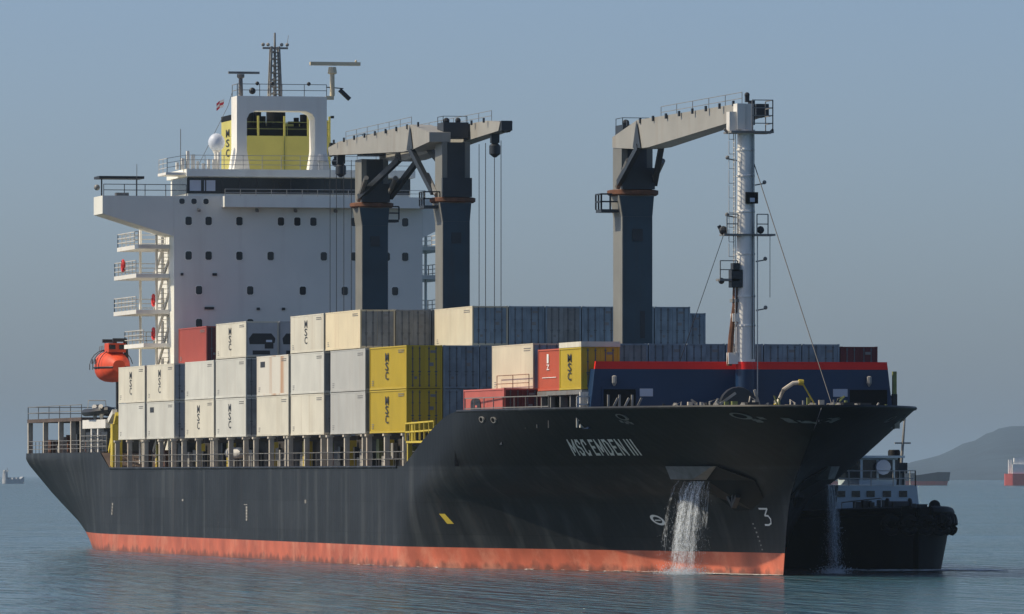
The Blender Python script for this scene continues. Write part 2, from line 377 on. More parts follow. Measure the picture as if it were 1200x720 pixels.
# lettering and marks on the hull
GL = {'M': (1.3, [[(0,0),(0,1),(.5,.25),(1,1),(1,0)]]), 'S': (.9, [[(1,.82),(.8,1),(.2,1),(0,.8),(.15,.58),(.85,.42),(1,.2),(.8,0),(.2,0),(0,.18)]]),
      'C': (.9, [[(1,.78),(.8,1),(.2,1),(0,.8),(0,.2),(.2,0),(.8,0),(1,.22)]]), 'E': (.85, [[(1,1),(0,1),(0,0),(1,0)],[(0,.52),(.8,.52)]]),
      'D': (.95, [[(0,0),(0,1),(.65,1),(1,.75),(1,.25),(.65,0),(0,0)]]), 'N': (1.0, [[(0,0),(0,1),(1,0),(1,1)]]), 'I': (.06, [[(.5,0),(.5,1)]])}
def paint_name(word, x0, x1, z0, h, w):
    mb = MB(); gap = .70; total = sum((GL[c][0]+gap) if c != ' ' else .5 for c in word)-gap; cur = 0
    for c in word:
        if c == ' ': cur += .5; continue
        cw, strokes = GL[c]
        fn = lambda u, v: hull_pt(x0+(x1-x0)*(cur+u*cw)/total, z0+h*v, .05)
        sx = (x1-x0)/total
        for pts in strokes:
            for (a, b), (e, d) in zip(pts, pts[1:]):
                A, B = (cur+a*cw)*sx, b*h; E_, D = (cur+e*cw)*sx, d*h; L = math.hypot(E_-A, D-B); ux, uz = (E_-A)/L, (D-B)/L
                q = lambda x, z: hull_pt(x0+x-1.05*(1-z/h), z0+z, .05)
                for k in range(3):
                    t0, t1 = k/3, (k+1)/3; e0 = w*.5 if k == 0 else 0; e1 = w*.5 if k == 2 else 0
                    X0, Z0, X1, Z1 = A+(E_-A)*t0-ux*e0, B+(D-B)*t0-uz*e0, A+(E_-A)*t1+ux*e1, B+(D-B)*t1+uz*e1
                    mb.poly([q(X0-uz*w/2, Z0+ux*w/2), q(X1-uz*w/2, Z1+ux*w/2), q(X1+uz*w/2, Z1-ux*w/2), q(X0+uz*w/2, Z0-ux*w/2)])
        cur += cw+gap
    return mb
paint_name('MSC EMDEN III', -7.75, -.25, 7.36, .84, .155).build('lettering', 'letter_white', HULL)
mk = MB()
def stroke(pts, fn, w):
    for (a, b), (c, d) in zip(pts, pts[1:]):
        L = math.hypot(c-a, d-b); nx, ny = -(d-b)/L*w/2, (c-a)/L*w/2; ex, ey = (c-a)/L*w*.4, (d-b)/L*w*.4
        mk.poly([fn(a-ex+nx, b-ey+ny), fn(c+ex+nx, d+ey+ny), fn(c+ex-nx, d+ey-ny), fn(a-ex-nx, b-ey-ny)])
stroke([(.02, 1), (.9, 1), (.42, .58), (.8, .56), (1, .36), (.95, .1), (.65, 0), (.2, 0)], lambda u, v: hull_pt(4.15+1.15*u-.15*v, 3.05+.98*v, .05), .11)
mk.build('draft_mark', 'letter_white', HULL)
mk = MB()
for k in range(20):
    a, b = 2*math.pi*k/20, 2*math.pi*(k+1)/20
    f = lambda r, t: hull_pt(-8.75+r*.72*math.cos(t)-.2*r*math.sin(t), 3.28+r*.33*math.sin(t), .03)
    mk.poly([f(.62, a), f(1, a), f(1, b), f(.62, b)])
for s in (-1, 1):
    g = lambda u, v: hull_pt(-8.75+u*.72, 3.28+v*.3, .032)
    mk.poly([g(-.45, s*.05-.12), g(.45, s*.05-.12), g(.45, s*.05+.02), g(-.45, s*.05+.02)])
mk.build('thruster_mark', 'letter_white', HULL)
mk = MB()
def dash(x, z, dx, dz): mk.poly([hull_pt(x, z), hull_pt(x+dx, z), hull_pt(x+dx, z+dz), hull_pt(x, z+dz)])
for k in range(4): dash(-159.2+.1*k, 2.9+.25*k, .55, .2)
for k in range(5): dash(-100.5, 2.75+.22*k, .6, .17)
dash(-101.3, 3.9, 1.4, .05); dash(-78, 4.1, .6, .25); dash(-127, 4.1, .6, .15)
mk.build('load_mark', 'equip_grey', HULL)
mk = MB(); mk.poly([hull_pt(-35.6, 2.9), hull_pt(-34.6, 2.9), hull_pt(-35.4, 3.55), hull_pt(-36.3, 3.55)])
mk.build('pilot_mark', 'yellow_paint', HULL)
for k in range(7):
    b = MB(); x = 3.3-.12*k; z = 1.5+.26*k
    b.poly([hull_pt(x, z), hull_pt(x+.2, z), hull_pt(x+.2, z+.09), hull_pt(x, z+.09)]); b.build('draft_mark', 'equip_grey', HULL)

# mooring openings in the bulwark: thick oval rings with rust below
def fairlead(X, z, side, w=.5):
    b = MB(); n = 14
    f = lambda k, r, o: hull_pt(X+w*r*math.cos(2*math.pi*k/n), z+.2*r*math.sin(2*math.pi*k/n), o, side)
    for k in range(n):
        b.m = 1; b.poly([f(k,.7,.10), f(k+1,.7,.10), f(k+1,1,.10), f(k,1,.10)]); b.poly([f(k,1,.10), f(k+1,1,.10), f(k+1,1,-.05), f(k,1,-.05)])
    b.m = 0; b.poly([f(k, .72, .03) for k in range(n)])
    b.build('fairlead', ['black_paint', 'grey_steel'], HULL)
for X, z, s in ((-20.2, 9.6, -1), (-17.6, 9.55, -1), (2.2, 9.6, -1), (12.4, 9.6, -1), (8.3, 9.45, 1), (4.4, 9.5, 1)): fairlead(X, z, s)
fl = MB()
for X, z, s in ((1.9, 9.25, -1), (13.2, 9.3, -1), (13.9, 9.2, -1), (14.8, 9.25, 1)):
    for k in range(4):
        x = X+random.uniform(-.7, .7); zz = z+random.uniform(-.1, .15); fl.poly([hull_pt(x, zz, .02, s), hull_pt(x+.3, zz-.02, .02, s), hull_pt(x+.33, zz+.12, .02, s), hull_pt(x+.05, zz+.15, .02, s)])
fl.build('chafed_paint', 'shelf_grey', HULL)

# anchor pods: a bolster shelf, the raised black pocket hood below and the anchor on it
def anchor_pod(s):
    f = lambda X, z, off: hull_pt(X, z, off, s)
    b = MB()
    # protruding shelf
    A = [f(-.75, 6.62, .0), f(4.2, 6.62, .0), f(1.3, 5.78, .0), f(-.75, 5.78, .0)]
    O = [(-.75, s*(half(-.75, 6.3)+.55), 6.60), (3.9, s*(half(3.9, 6.5)+.4), 6.60), (1.2, s*(half(1.2, 6.0)+.55), 5.82), (-.75, s*(half(-.75, 6.0)+.7), 5.82)]
    n = b.vs(A+O)
    for q in ((4,5,6,7),(0,1,5,4),(1,2,6,5),(2,3,7,6),(3,0,4,7)): b.face([n+i for i in q])
    b.build('anchor_bolster', 'shelf_grey', HULL)
    # pocket: a raised hood whose black colour stands in for the hollow's shade
    b = MB()
    prof = [(-.9, 5.77), (1.3, 5.77), (4.2, 6.6), (5.9, 5.75), (5.0, 4.7), (3.0, 3.95), (.9, 3.9), (-.2, 4.7)]
    n = b.vs([f(x, z, .012) for x, z in prof]+[(x, s*(max(half(x, z), .3)+.03+.12*max(0, (z-4.0)/2.6)), z) for x, z in prof])
    k = len(prof)
    b.face([n+k+i for i in range(k)])
    for i in range(k): b.face((n+i, n+(i+1) % k, n+k+(i+1) % k, n+k+i))
    b.build('anchor_pocket_shade', 'black_paint', HULL)
    b = MB()
    c = Vector((2.4, s*(half(2.4, 4.8)+.35), 4.9))
    b.bar(c+Vector((0, 0, 1.1)), c-Vector((0, 0, .7)), .28, .28)
    b.bar(c+Vector((-.95, s*.1, -.1)), c+Vector((.05, 0, -.75)), .3, .22); b.bar(c+Vector((.95, s*.0, -.1)), c+Vector((-.05, 0, -.75)), .3, .22)
    b.build('anchor', 'dark_steel', HULL)
for s in (-1, 1): anchor_pod(s)

# ---------------------------------------------------------------- hatches, posts and deck gear
hc = MB()
hc.box(-146.4, -44.3, -10.35, 10.35, 6.66, 8.55); hc.box(-36.2, -16.6, -9.9, 9.9, 6.66, 8.9)
hc.build('hatch_coaming', 'coaming', SHIP)
hc = MB()
for a, b in ((-145.2,-132.4),(-128.2,-115.5),(-115.1,-102.4),(-98.6,-86.0),(-85.4,-72.8),(-71.0,-58.2),(-57.2,-44.6)):
    hc.box(a, b, -10.2, 10.2, 8.57, 8.86)
hc.build('hatch_cover', 'deck_brown', SHIP)
st = MB()
for x in (-29, -25, -21.2, -18): 
    for y in (-9.8, -7.9): st.box(x-.22, x+.22, y-.15, y+.15, 8.9, 11.05)
st.box(-29.6, -17.5, -10.0, 9.0, 11.06, 11.40)
for y in (-4, 0, 4, 8): 
    for x in (-29, -18): st.box(x-.25, x+.25, y-.2, y+.2, 8.9, 11.05)
for x in (-15.7, -13.1, -10.4, -7.6, -4.7):
    for y in (-9.8, -7.9): st.box(x-.13, x+.13, y-.13, y+.13, 8.9, 11.05)
st.box(-16.3, -3.9, -10.05, -7.6, 11.06, 11.33)
st.build('container_stool', 'grey_steel', SHIP)
bk = MB(); bk.box(-29.4, -18, -7.3, -7.0, 8.91, 11.05); bk.box(-16.2, -4.2, -7.3, -7.0, 8.91, 11.05)
bk.build('deckhouse_wall', 'dark_steel', SHIP)
post_x = [-158.45, -152.6, -145.8, -145.1, -138.2, -132.6, -128.1, -121.8, -115.8, -114.9, -108.5, -102.4, -98.4, -92.4, -86.3, -85.2, -79.1, -73.0, -70.7, -64.7, -58.5, -57.0, -51.0, -44.9]
pb = MB().box(-.17, .17, -.17, .17, 0, 2.05).box(-.26, .26, -.26, .26, 2.05, 2.2)
pme = pb.mesh('post', [M['post_cream']], Vector((0, 0, 0)))
for x in post_x:
    o = bpy.data.objects.new('post', pme); COL.objects.link(o); o.parent = SHIP; o.location = Vector((x, -12.6, 6.66))-wloc(SHIP)
    o = bpy.data.objects.new('post', pme); COL.objects.link(o); o.parent = SHIP; o.location = Vector((x, 12.6, 6.66))-wloc(SHIP)
rl = MB()
for s in (-1, 1):
    rl.rail([(-160, s*12.8, 6.66), (-44, s*12.8, 6.66)], 1.0, .013, 2, 1.9)
    rl.rail([(-158, s*11.3, 6.66), (-46, s*11.3, 6.66)], 1.0, .015, 2, 2.8)
rl.build('side_railing', 'grey_steel', SHIP)
eq = MB()
for k in range(55):
    x = random.uniform(-157, -46); w = random.uniform(.3, 1.6); h = random.uniform(.4, 1.5); eq.m = random.choice((0, 0, 1, 2, 2, 3))
    y = random.uniform(-11.2, -10.75); z = 6.66+random.choice((0, 0, .5))
    Bx(x, x+w, y, y+.3, z, z+h).build('deck_locker', ['equip_grey', 'equip_green', 'dark_steel', 'rust', 'yellow_paint'][eq.m], SHIP)
for x in (-149, -131, -118, -101, -88, -72, -59): Bx(x-.3, x+.3, -11.1, -10.5, 6.66, 8.5).build('vent_trunk', 'yellow_paint', SHIP)
tk = MB(); tk.lathe((-113.5, -11.3, 7.75), [(.2, -2.6), (.42, -2.3), (.42, 2.3), (.2, 2.6)], 12, 'x')
tk.build('pipe_drum', 'rail_white', SHIP, True)
yl = MB()   # yellow stairs and rails by the foremost lashing bridge
yl.rail([(-44.0, -12.75, 8.35), (-35.0, -12.75, 8.45)], 1.15, .05, 2, 1.5); yl.box(-44.0, -37.6, -12.75, -11.9, 8.2, 8.34)
yl.box(-43.9, -43.6, -12.7, -12.4, 6.66, 8.2); yl.box(-42.2, -41.9, -12.75, -12.5, 8.35, 9.6)
yl.build('access_stair', 'yellow_paint', SHIP)

# stern mooring deck: roof, posts, rails
sd = MB(); sd.box(-204.7, -176.5, -12.55, 12.55, 10.55, 10.85); sd.build('poop_deck', 'deck_brown', SHIP)
sd = MB(); sd.box(-200, -176, -9.5, 9.5, 7.92, 10.54); sd.build('stern_house', 'coaming', SHIP)
for x in (-204.3, -196.05, -187.96, -181.81, -177.0):
    for s in (-1, 1): Bx(x-.2, x+.2, s*12.35-.2, s*12.35+.2, 7.92, 10.54).build('post', 'post_cream', SHIP)
rl = MB()
for s in (-1, 1): rl.rail([(-204.5, s*12.5, 10.85), (-176.6, s*12.5, 10.85)], 1.05, .03, 2, 5.5); rl.rail([(-204, s*12.5, 7.95), (-166, s*12.5, 7.95)], 1.0, .025, 3, 1.8)
rl.rail([(-204.5, -12.5, 10.85), (-204.5, 12.5, 10.85)], 1.05, .03, 2, 5.5)
rl.build('stern_railing', 'grey_steel', SHIP)
eq = MB()
for k in range(22):
    x = random.uniform(-203, -168); w = random.uniform(.4, 1.6); h = random.uniform(.5, 1.6); eq.m = random.choice((0, 1, 2))
    Bx(x, x+w, -11.9, -10.6, 7.92, 7.92+h).build('mooring_gear', ['equip_grey', 'dark_steel', 'rust'][eq.m], SHIP)
# davit frame of the rescue boat
dv = MB()
for x in (-171.5, -168.3):
    dv.bar((x, -12.3, 7.9), (x, -12.3, 9.9), .5); dv.tube([(x, -12.2, 9.8), (x+.4, -12.3, 11.0), (x+1.3, -12.5, 11.7)], .2, 6)
dv.box(-175.5, -164.2, -12.6, -11.8, 9.9, 10.6); dv.bar((-164.8, -12.2, 10.3), (-162.0, -12.2, 11.2), .4)
dv.build('rescue_davit', 'white_paint', SHIP)
dv = MB(); dv.box(-175, -164.5, -12.4, -9, 8.0, 9.6)
dv.build('winch_house', 'dark_steel', SHIP)
dv = MB()
dv.rail([(-175.5, -12.7, 8.0), (-163, -12.7, 8.0)], 1.3, .03, 3, 1.6); dv.build('davit_railing', 'grey_steel', SHIP)
yl = MB(); yl.box(-161.2, -160.2, -12.7, -11.9, 6.7, 10.2); yl.bar((-163, -12.4, 8.0), (-159.5, -12.4, 11), .35); yl.build('davit_ladder', 'yellow_paint', SHIP)

# ---------------------------------------------------------------- deckhouse
HX = -146.0
hz = lambda py: 6.05+(557.5-py)/14.85
hy = lambda px: -10.26+(px-203)*.06866
hb = MB(); hb.box(-148.2, HX, -10.2, 9.8, 6.66, 28.08); hb.box(-163, -148.2, -8.6, 8.6, 6.66, 27.2)
HOUSE = hb.build('deckhouse', 'house_white', SHIP)
def window(px, py, w=.50, h=.66):
    y, z = hy(px), hz(py); b = MB(); c = .1
    o = [(-w/2+c, -h/2), (w/2-c, -h/2), (w/2, -h/2+c), (w/2, h/2-c), (w/2-c, h/2), (-w/2+c, h/2), (-w/2, h/2-c), (-w/2, -h/2+c)]
    b.m = 1; b.prism([(y+p[0]*1.22, z+p[1]*1.18) for p in o], 'x', HX+.002, HX+.035)
    b.m = 0; b.prism([(y+p[0], z+p[1]) for p in o], 'x', HX+.036, HX+.05)
    b.build('window', ['glass_dark', 'house_white'], HOUSE)
for py, pxs in ((259.4, (220.7, 244, 280, 328.6, 347.8, 366.6, 414.5, 474.6)), (300, (220.7, 244, 280, 316.5, 378.8, 414.5, 453, 474.6)), (340.5, (232.9, 292.6, 354.2, 403.4, 462.7)), (379, (232.9, 292.6, 354.2))):
    for px in pxs: window(px, py)
for px in (213, 227, 241): window(px, 236.5, .42, .42)
for px, py, w in ((251, 322, .35), (244.7, 361.5, .75), (302, 362, .25), (331.5, 362, .25), (213, 322, .2)): Bx(HX+.002, HX+.12, hy(px)-w/2, hy(px)+w/2, hz(py)-.1, hz(py)+.1).build('vent', 'dark_steel', HOUSE)
for px in (232, 300, 345, 392, 440): MB().bar((HX+.02, hy(px), hz(246)), (HX+.5, hy(px), hz(247.5)), .2).build('floodlight', 'grey_steel', HOUSE)
wl = MB(); wl.box(HX+.01, HX+1.3, -6.4, 9.8, 27.2, 28.06); wl.build('bridge_walkway', 'house_white', HOUSE)
rl = MB(); rl.rail([(HX+1.25, -6.35, 28.06), (HX+1.25, 9.75, 28.06)], .55, .02, 2, 1.2); rl.build('railing', 'rail_white', HOUSE)
# wheelhouse
wh = MB(); wh.box(-154, -146.35, -9.05, 8.8, 28.09, 29.62)
WHEEL = wh.build('wheelhouse', 'house_white', SHIP)
b = MB(); b.box(-153, -146.28, -9.12, 8.87, 28.30, 29.56); b.build('window_band', 'glass_band', WHEEL)
b = MB()
for k in range(14):
    y = -9.0+17.8*k/13; b.box(-146.36, -146.24, y-.05, y+.05, 28.30, 29.56)
b.build('mullion', 'dark_steel', WHEEL)
for y in (-8.45, -7.3): Bx(-146.30, -146.245, y-.45, y+.45, 28.5, 29.35).build('bright_sky_pane', 'sign_white', WHEEL)  # opaque panes, the bright sky seen through them put in as white
b = MB(); b.box(-155, -145.9, -9.2, 9.2, 29.63, 30.22); b.build('roof', 'house_white', WHEEL)
b = MB(); b.box(-150, -146.3, -10.8, -9.2, 29.75, 29.95); b.build('roof_platform', 'white_paint', WHEEL)
rl = MB(); rl.rail([(-150, -10.7, 29.95), (-146.3, -10.7, 29.95), (-146.3, -9.2, 30.22), (-146.0, 9.1, 30.22)], 1.1, .022, 3, 1.5); rl.build('railing', 'rail_white', WHEEL)
b = MB()
for k in range(9):
    y = -9.8+.42*k; b.box(-147.6, -147.2, y, y+random.uniform(.12, .3), 30.22, 30.22+random.uniform(.5, 1.5))
b.lathe((-147, 1.9, 30.22), [(.25, 0), (.25, .7), (.45, .75), (.3, 1.3)], 10); b.box(-147.3, -146.8, 1.6, 2.4, 30.22, 30.9)
b.build('roof_instrument', 'white_paint', WHEEL)
# bridge wings
wg = MB(); wg.prism([(-15.9, 28.07), (-15.9, 26.65), (-10.21, 24.9), (-10.21, 28.07)], 'x', -150.2, HX-.02); wg.build('bridge_wing', 'house_white', HOUSE)
wg = MB(); wg.prism([(13.6, 28.07), (13.6, 26.8), (9.81, 24.9), (9.81, 28.07)], 'x', -150.2, HX-.02); wg.build('bridge_wing', 'house_white', HOUSE)
wg = MB(); wg.box(-149.5, -147, -16.0, -12.4, 29.45, 29.65)
for y in (-15.6, -12.8): wg.box(-148.3, -148.2, y-.05, y+.05, 28.07, 29.45)
wg.build('wing_canopy', 'dark_steel', HOUSE)
wg = MB(); wg.rail([(HX-.1, -15.8, 28.07), (HX-.1, -9.2, 28.07)], .9, .03, 2, 1.6); wg.box(-148, -147.2, -14.6, -13.6, 28.07, 28.35); wg.ball((-147.5, -16.1, 28.75), .24); wg.build('wing_gear', 'grey_steel', HOUSE)
# side landings, stairs and their rails
for z, x0, y0 in ((24.3, -158.0, -12.7), (22.0, -158.3, -12.9), (19.15, -158.5, -12.9), (16.5, -157.0, -12.3)):
    for s in (-1, 1):
        b = MB(); b.box(x0, -147.9, s*8.6 if s > 0 else y0, -y0 if s > 0 else -8.61, z-.32, z)
        L = b.build('landing', 'white_paint', HOUSE)
        r = MB(); r.rail([(x0+.1, s*8.8, z), (x0+.1, -s*y0-.05*s if s > 0 else y0+.05, z), (-148.3, -s*y0-.05*s if s > 0 else y0+.05, z)], 1.05, .03, 3, 1.6)
        r.build('railing', 'rail_white', HOUSE)
for s in (-1, 1):
    b = MB()
    for z0, z1 in ((8, 11), (11, 13.7), (13.7, 16.5), (16.5, 19.1), (19.1, 22.0), (22.0, 24.3)):
        for q in (0, .8): b.bar((-156.0, s*(9.3+q), z0), (-151.0, s*(9.3+q), z1), .12, .3)
        for k in range(9): t = k/8; b.bar((-156+5*t, s*9.3, z0+(z1-z0)*t), (-156+5*t, s*10.1, z0+(z1-z0)*t), .22, .04)
    for x in (-157.5, -150): 
        for y in (-10.9,): b.tube([(x, -s*y, 7), (x, -s*y, 27)], .11, 6)
    b.build('stairway', 'white_paint', HOUSE)
dr = MB()
for z in (10.7, 13.5, 16.5, 19.15, 22.0, 24.3): dr.box(-160.5, -159.7, -8.68, -8.61, z+.1, z+2.0); dr.box(-154.5, -153.7, -8.68, -8.61, z+.1, z+2.0)
dr.build('door', 'grey_steel', HOUSE)
# radome and whip aerials on the wheelhouse roof
b = MB(); b.lathe((-149, -6.25, 30.22), [(.35, 0), (.22, .4), (.2, 1.3), (.35, 1.6)], 10); b.build('radome_post', 'white_paint', WHEEL, True)
b = MB(); b.ball((-149, -6.25, 32.45), .66, 18, 12, 1, 1, 1.1); b.build('radome', 'sign_white', WHEEL, True)
b = MB(); b.tube([(-147, -9.5, 30.2), (-147, -9.5, 33.4)], .03, 5); b.tube([(-147, -13.0, 28.0), (-147, -13.0, 30.6)], .025, 5); b.build('aerial', 'grey_steel', WHEEL)
# portal radar mast
PM = MB()
for y0, y1 in ((-4.85, -4.05), (1.45, 2.4)):
    PM.prism([(y0, 36.1), (y1, 36.1), (y1, 31.8), (y1+.25, 30.22), (y0-.25, 30.22), (y0, 31.8)], 'x', -150.1, -147.7)
PM.box(-150.1, -147.7, -4.85+.8, 1.45, 34.95, 36.1)
PM.prism([(-4.05, 34.95), (-3.3, 34.95), (-3.85, 34.7), (-4.05, 34.3)], 'x', -150.1, -147.7); PM.prism([(1.45, 34.95), (.7, 34.95), (1.25, 34.7), (1.45, 34.3)], 'x', -150.1, -147.7)
PORTAL = PM.build('radar_mast', 'white_paint', SHIP)
b = MB(); b.rail([(-150, -4.8, 36.1), (-147.8, -4.8, 36.1), (-147.8, 2.4, 36.1)], .95, .025, 2, 1.7)
b.build('railing', 'grey_steel', PORTAL)
for y, z, r in ((-3.2, 37.1, .16), (-2.0, 37.1, .16), (.95, 37.1, .16), (-3.6, 36.5, .27)): MB().ball((-147.75, y, z), r, 10, 8).build('signal_lamp', 'dark_steel', PORTAL)
b = MB()
for s, q in ((-.45, -.3), (.45, .3)):
    for t in (-.4, .4): b.bar((-149+t, -1.55+s, 36.1), (-149+t*.7, -1.55+q, 40.1), .15)
for k in range(7):
    z = 36.3+.55*k; w = .45-.02*k; b.bar((-148.6, -1.55-w, z), (-148.6, -1.55+w, z+.45), .09); b.box(-149.4, -148.6, -1.55-w, -1.55+w, z, z+.06)
b.tube([(-149, -1.55, 36.1), (-149, -1.55, 41.2)], .16, 8, .08); b.box(-149.1, -148.9, -2.55, -.5, 39.9, 40.05)
for y in (-2.5, -2.1, -1.0, -.55): b.ball((-149, y, 40.25), .15, 8, 6)
b.tube([(-149, -.6, 40), (-149, -.45, 41)], .02, 4)
b.build('signal_mast', 'equip_grey', PORTAL)
b = MB(); b.lathe((-148.5, -4.4, 36.1), [(.2, 0), (.16, 1.4), (.3, 1.5), (.3, 1.75)], 10); b.box(-148.6, -148.35, -5.4, -2.9, 37.88, 38.06); b.build('radar_scanner', 'grey_steel', PORTAL)
b = MB(); b.lathe((-148.5, 3.0, 36.2), [(.2, 0), (.18, 1.7), (.38, 1.8), (.3, 2.3)], 10); b.box(-148.75, -148.3, 1.2, 5.25, 38.62, 38.9); b.ball((-148.4, 4.9, 38.98), .1, 6, 5); b.box(-148.7, -148.3, 2.5, 3.1, 35.9, 36.2); b.build('radar_scanner', 'c_cream', PORTAL)
b = MB(); b.bar((-148.5, 2.5, 36.9), (-148.5, 3.9, 36.8), .08); b.bar((-148.5, 3.6, 36.7), (-148.5, 4.4, 35.95), .38, .3); b.build('floodlight', 'dark_steel', PORTAL)
b = MB(); b.bar((-148, 2.7, 32.2), (-148, 3.3, 32.2), .5); b.bar((-148, 3.2, 31.9), (-148, 3.2, 31.0), .3); b.ball((-148, 3.2, 30.9), .35, 10, 8)
b.bar((-148, 2.9, 34.4), (-148, 2.9, 34.6), .25); b.build('loud_horn', 'dark_steel', PORTAL)
# funnel
FX0, FX1 = -164.0, -158.0
fb = MB(); fb.box(FX0, FX1, -3.1, 4.75, 27.21, 33.4)
FUN = fb.build('funnel', 'funnel_yellow', SHIP)
b = MB(); b.box(FX0, FX1-.3, -3.1, -2.85, 33.41, 34.7); b.box(FX0, FX1-.3, 4.5, 4.75, 33.41, 34.7); b.box(FX0, FX0+.2, -2.84, 4.49, 33.41, 34.7)
b.build('side_wall', 'funnel_yellow', FUN)
b = MB(); b.box(FX0-.02, FX1-.28, -3.12, -2.8, 34.71, 35.15); b.box(FX0+.25, FX1-.4, -2.0, 4.4, 33.41, 34.2); b.build('cowl', 'black_paint', FUN)
b = MB(); b.lathe((FX1-1.3, .5, 33.4), [(.8, 0), (.78, 2.6), (.7, 2.65)], 16)
for y, r, h in ((-1.7, .28, 1.9), (-1.1, .32, 2.0), (2.1, .22, 1.5), (2.7, .3, 1.75), (3.9, .25, 1.4), (-.6, .2, 1.6)): b.lathe((FX1-.9, y, 33.4), [(r, 0), (r, h), (r*.8, h+.02)], 10)
b.box(FX1-.8, FX1-.6, 1.4, 4.6, 34.4, 34.6)
b.build('exhaust_pipe', 'black_paint', FUN, True)
b = MB()
for y in (-2.35, -1.2, .95, 2.9, 4.65): b.box(FX1-.05, FX1+.07, y-.08, y+.08, 33.41, 35.0)
b.build('stanchion', 'funnel_yellow', FUN)
b = MB(); b.rail([(FX1+.02, -2.35, 33.41), (FX1+.02, 4.7, 33.41)], 1.1, .022, 2, 3); b.bar((FX1+.01, .95, 28), (FX1+.01, .95, 33.4), .2, .05); b.build('railing', 'equip_green', FUN)
b = MB()
for k, ch in enumerate('MSC'): letters(b, ch, lambda u, v, k=k: (FX0+2.2+1.5*u, -3.14, 33.4-.8*k+.62*v), .01)
b.build('lettering', 'letter_black', FUN)

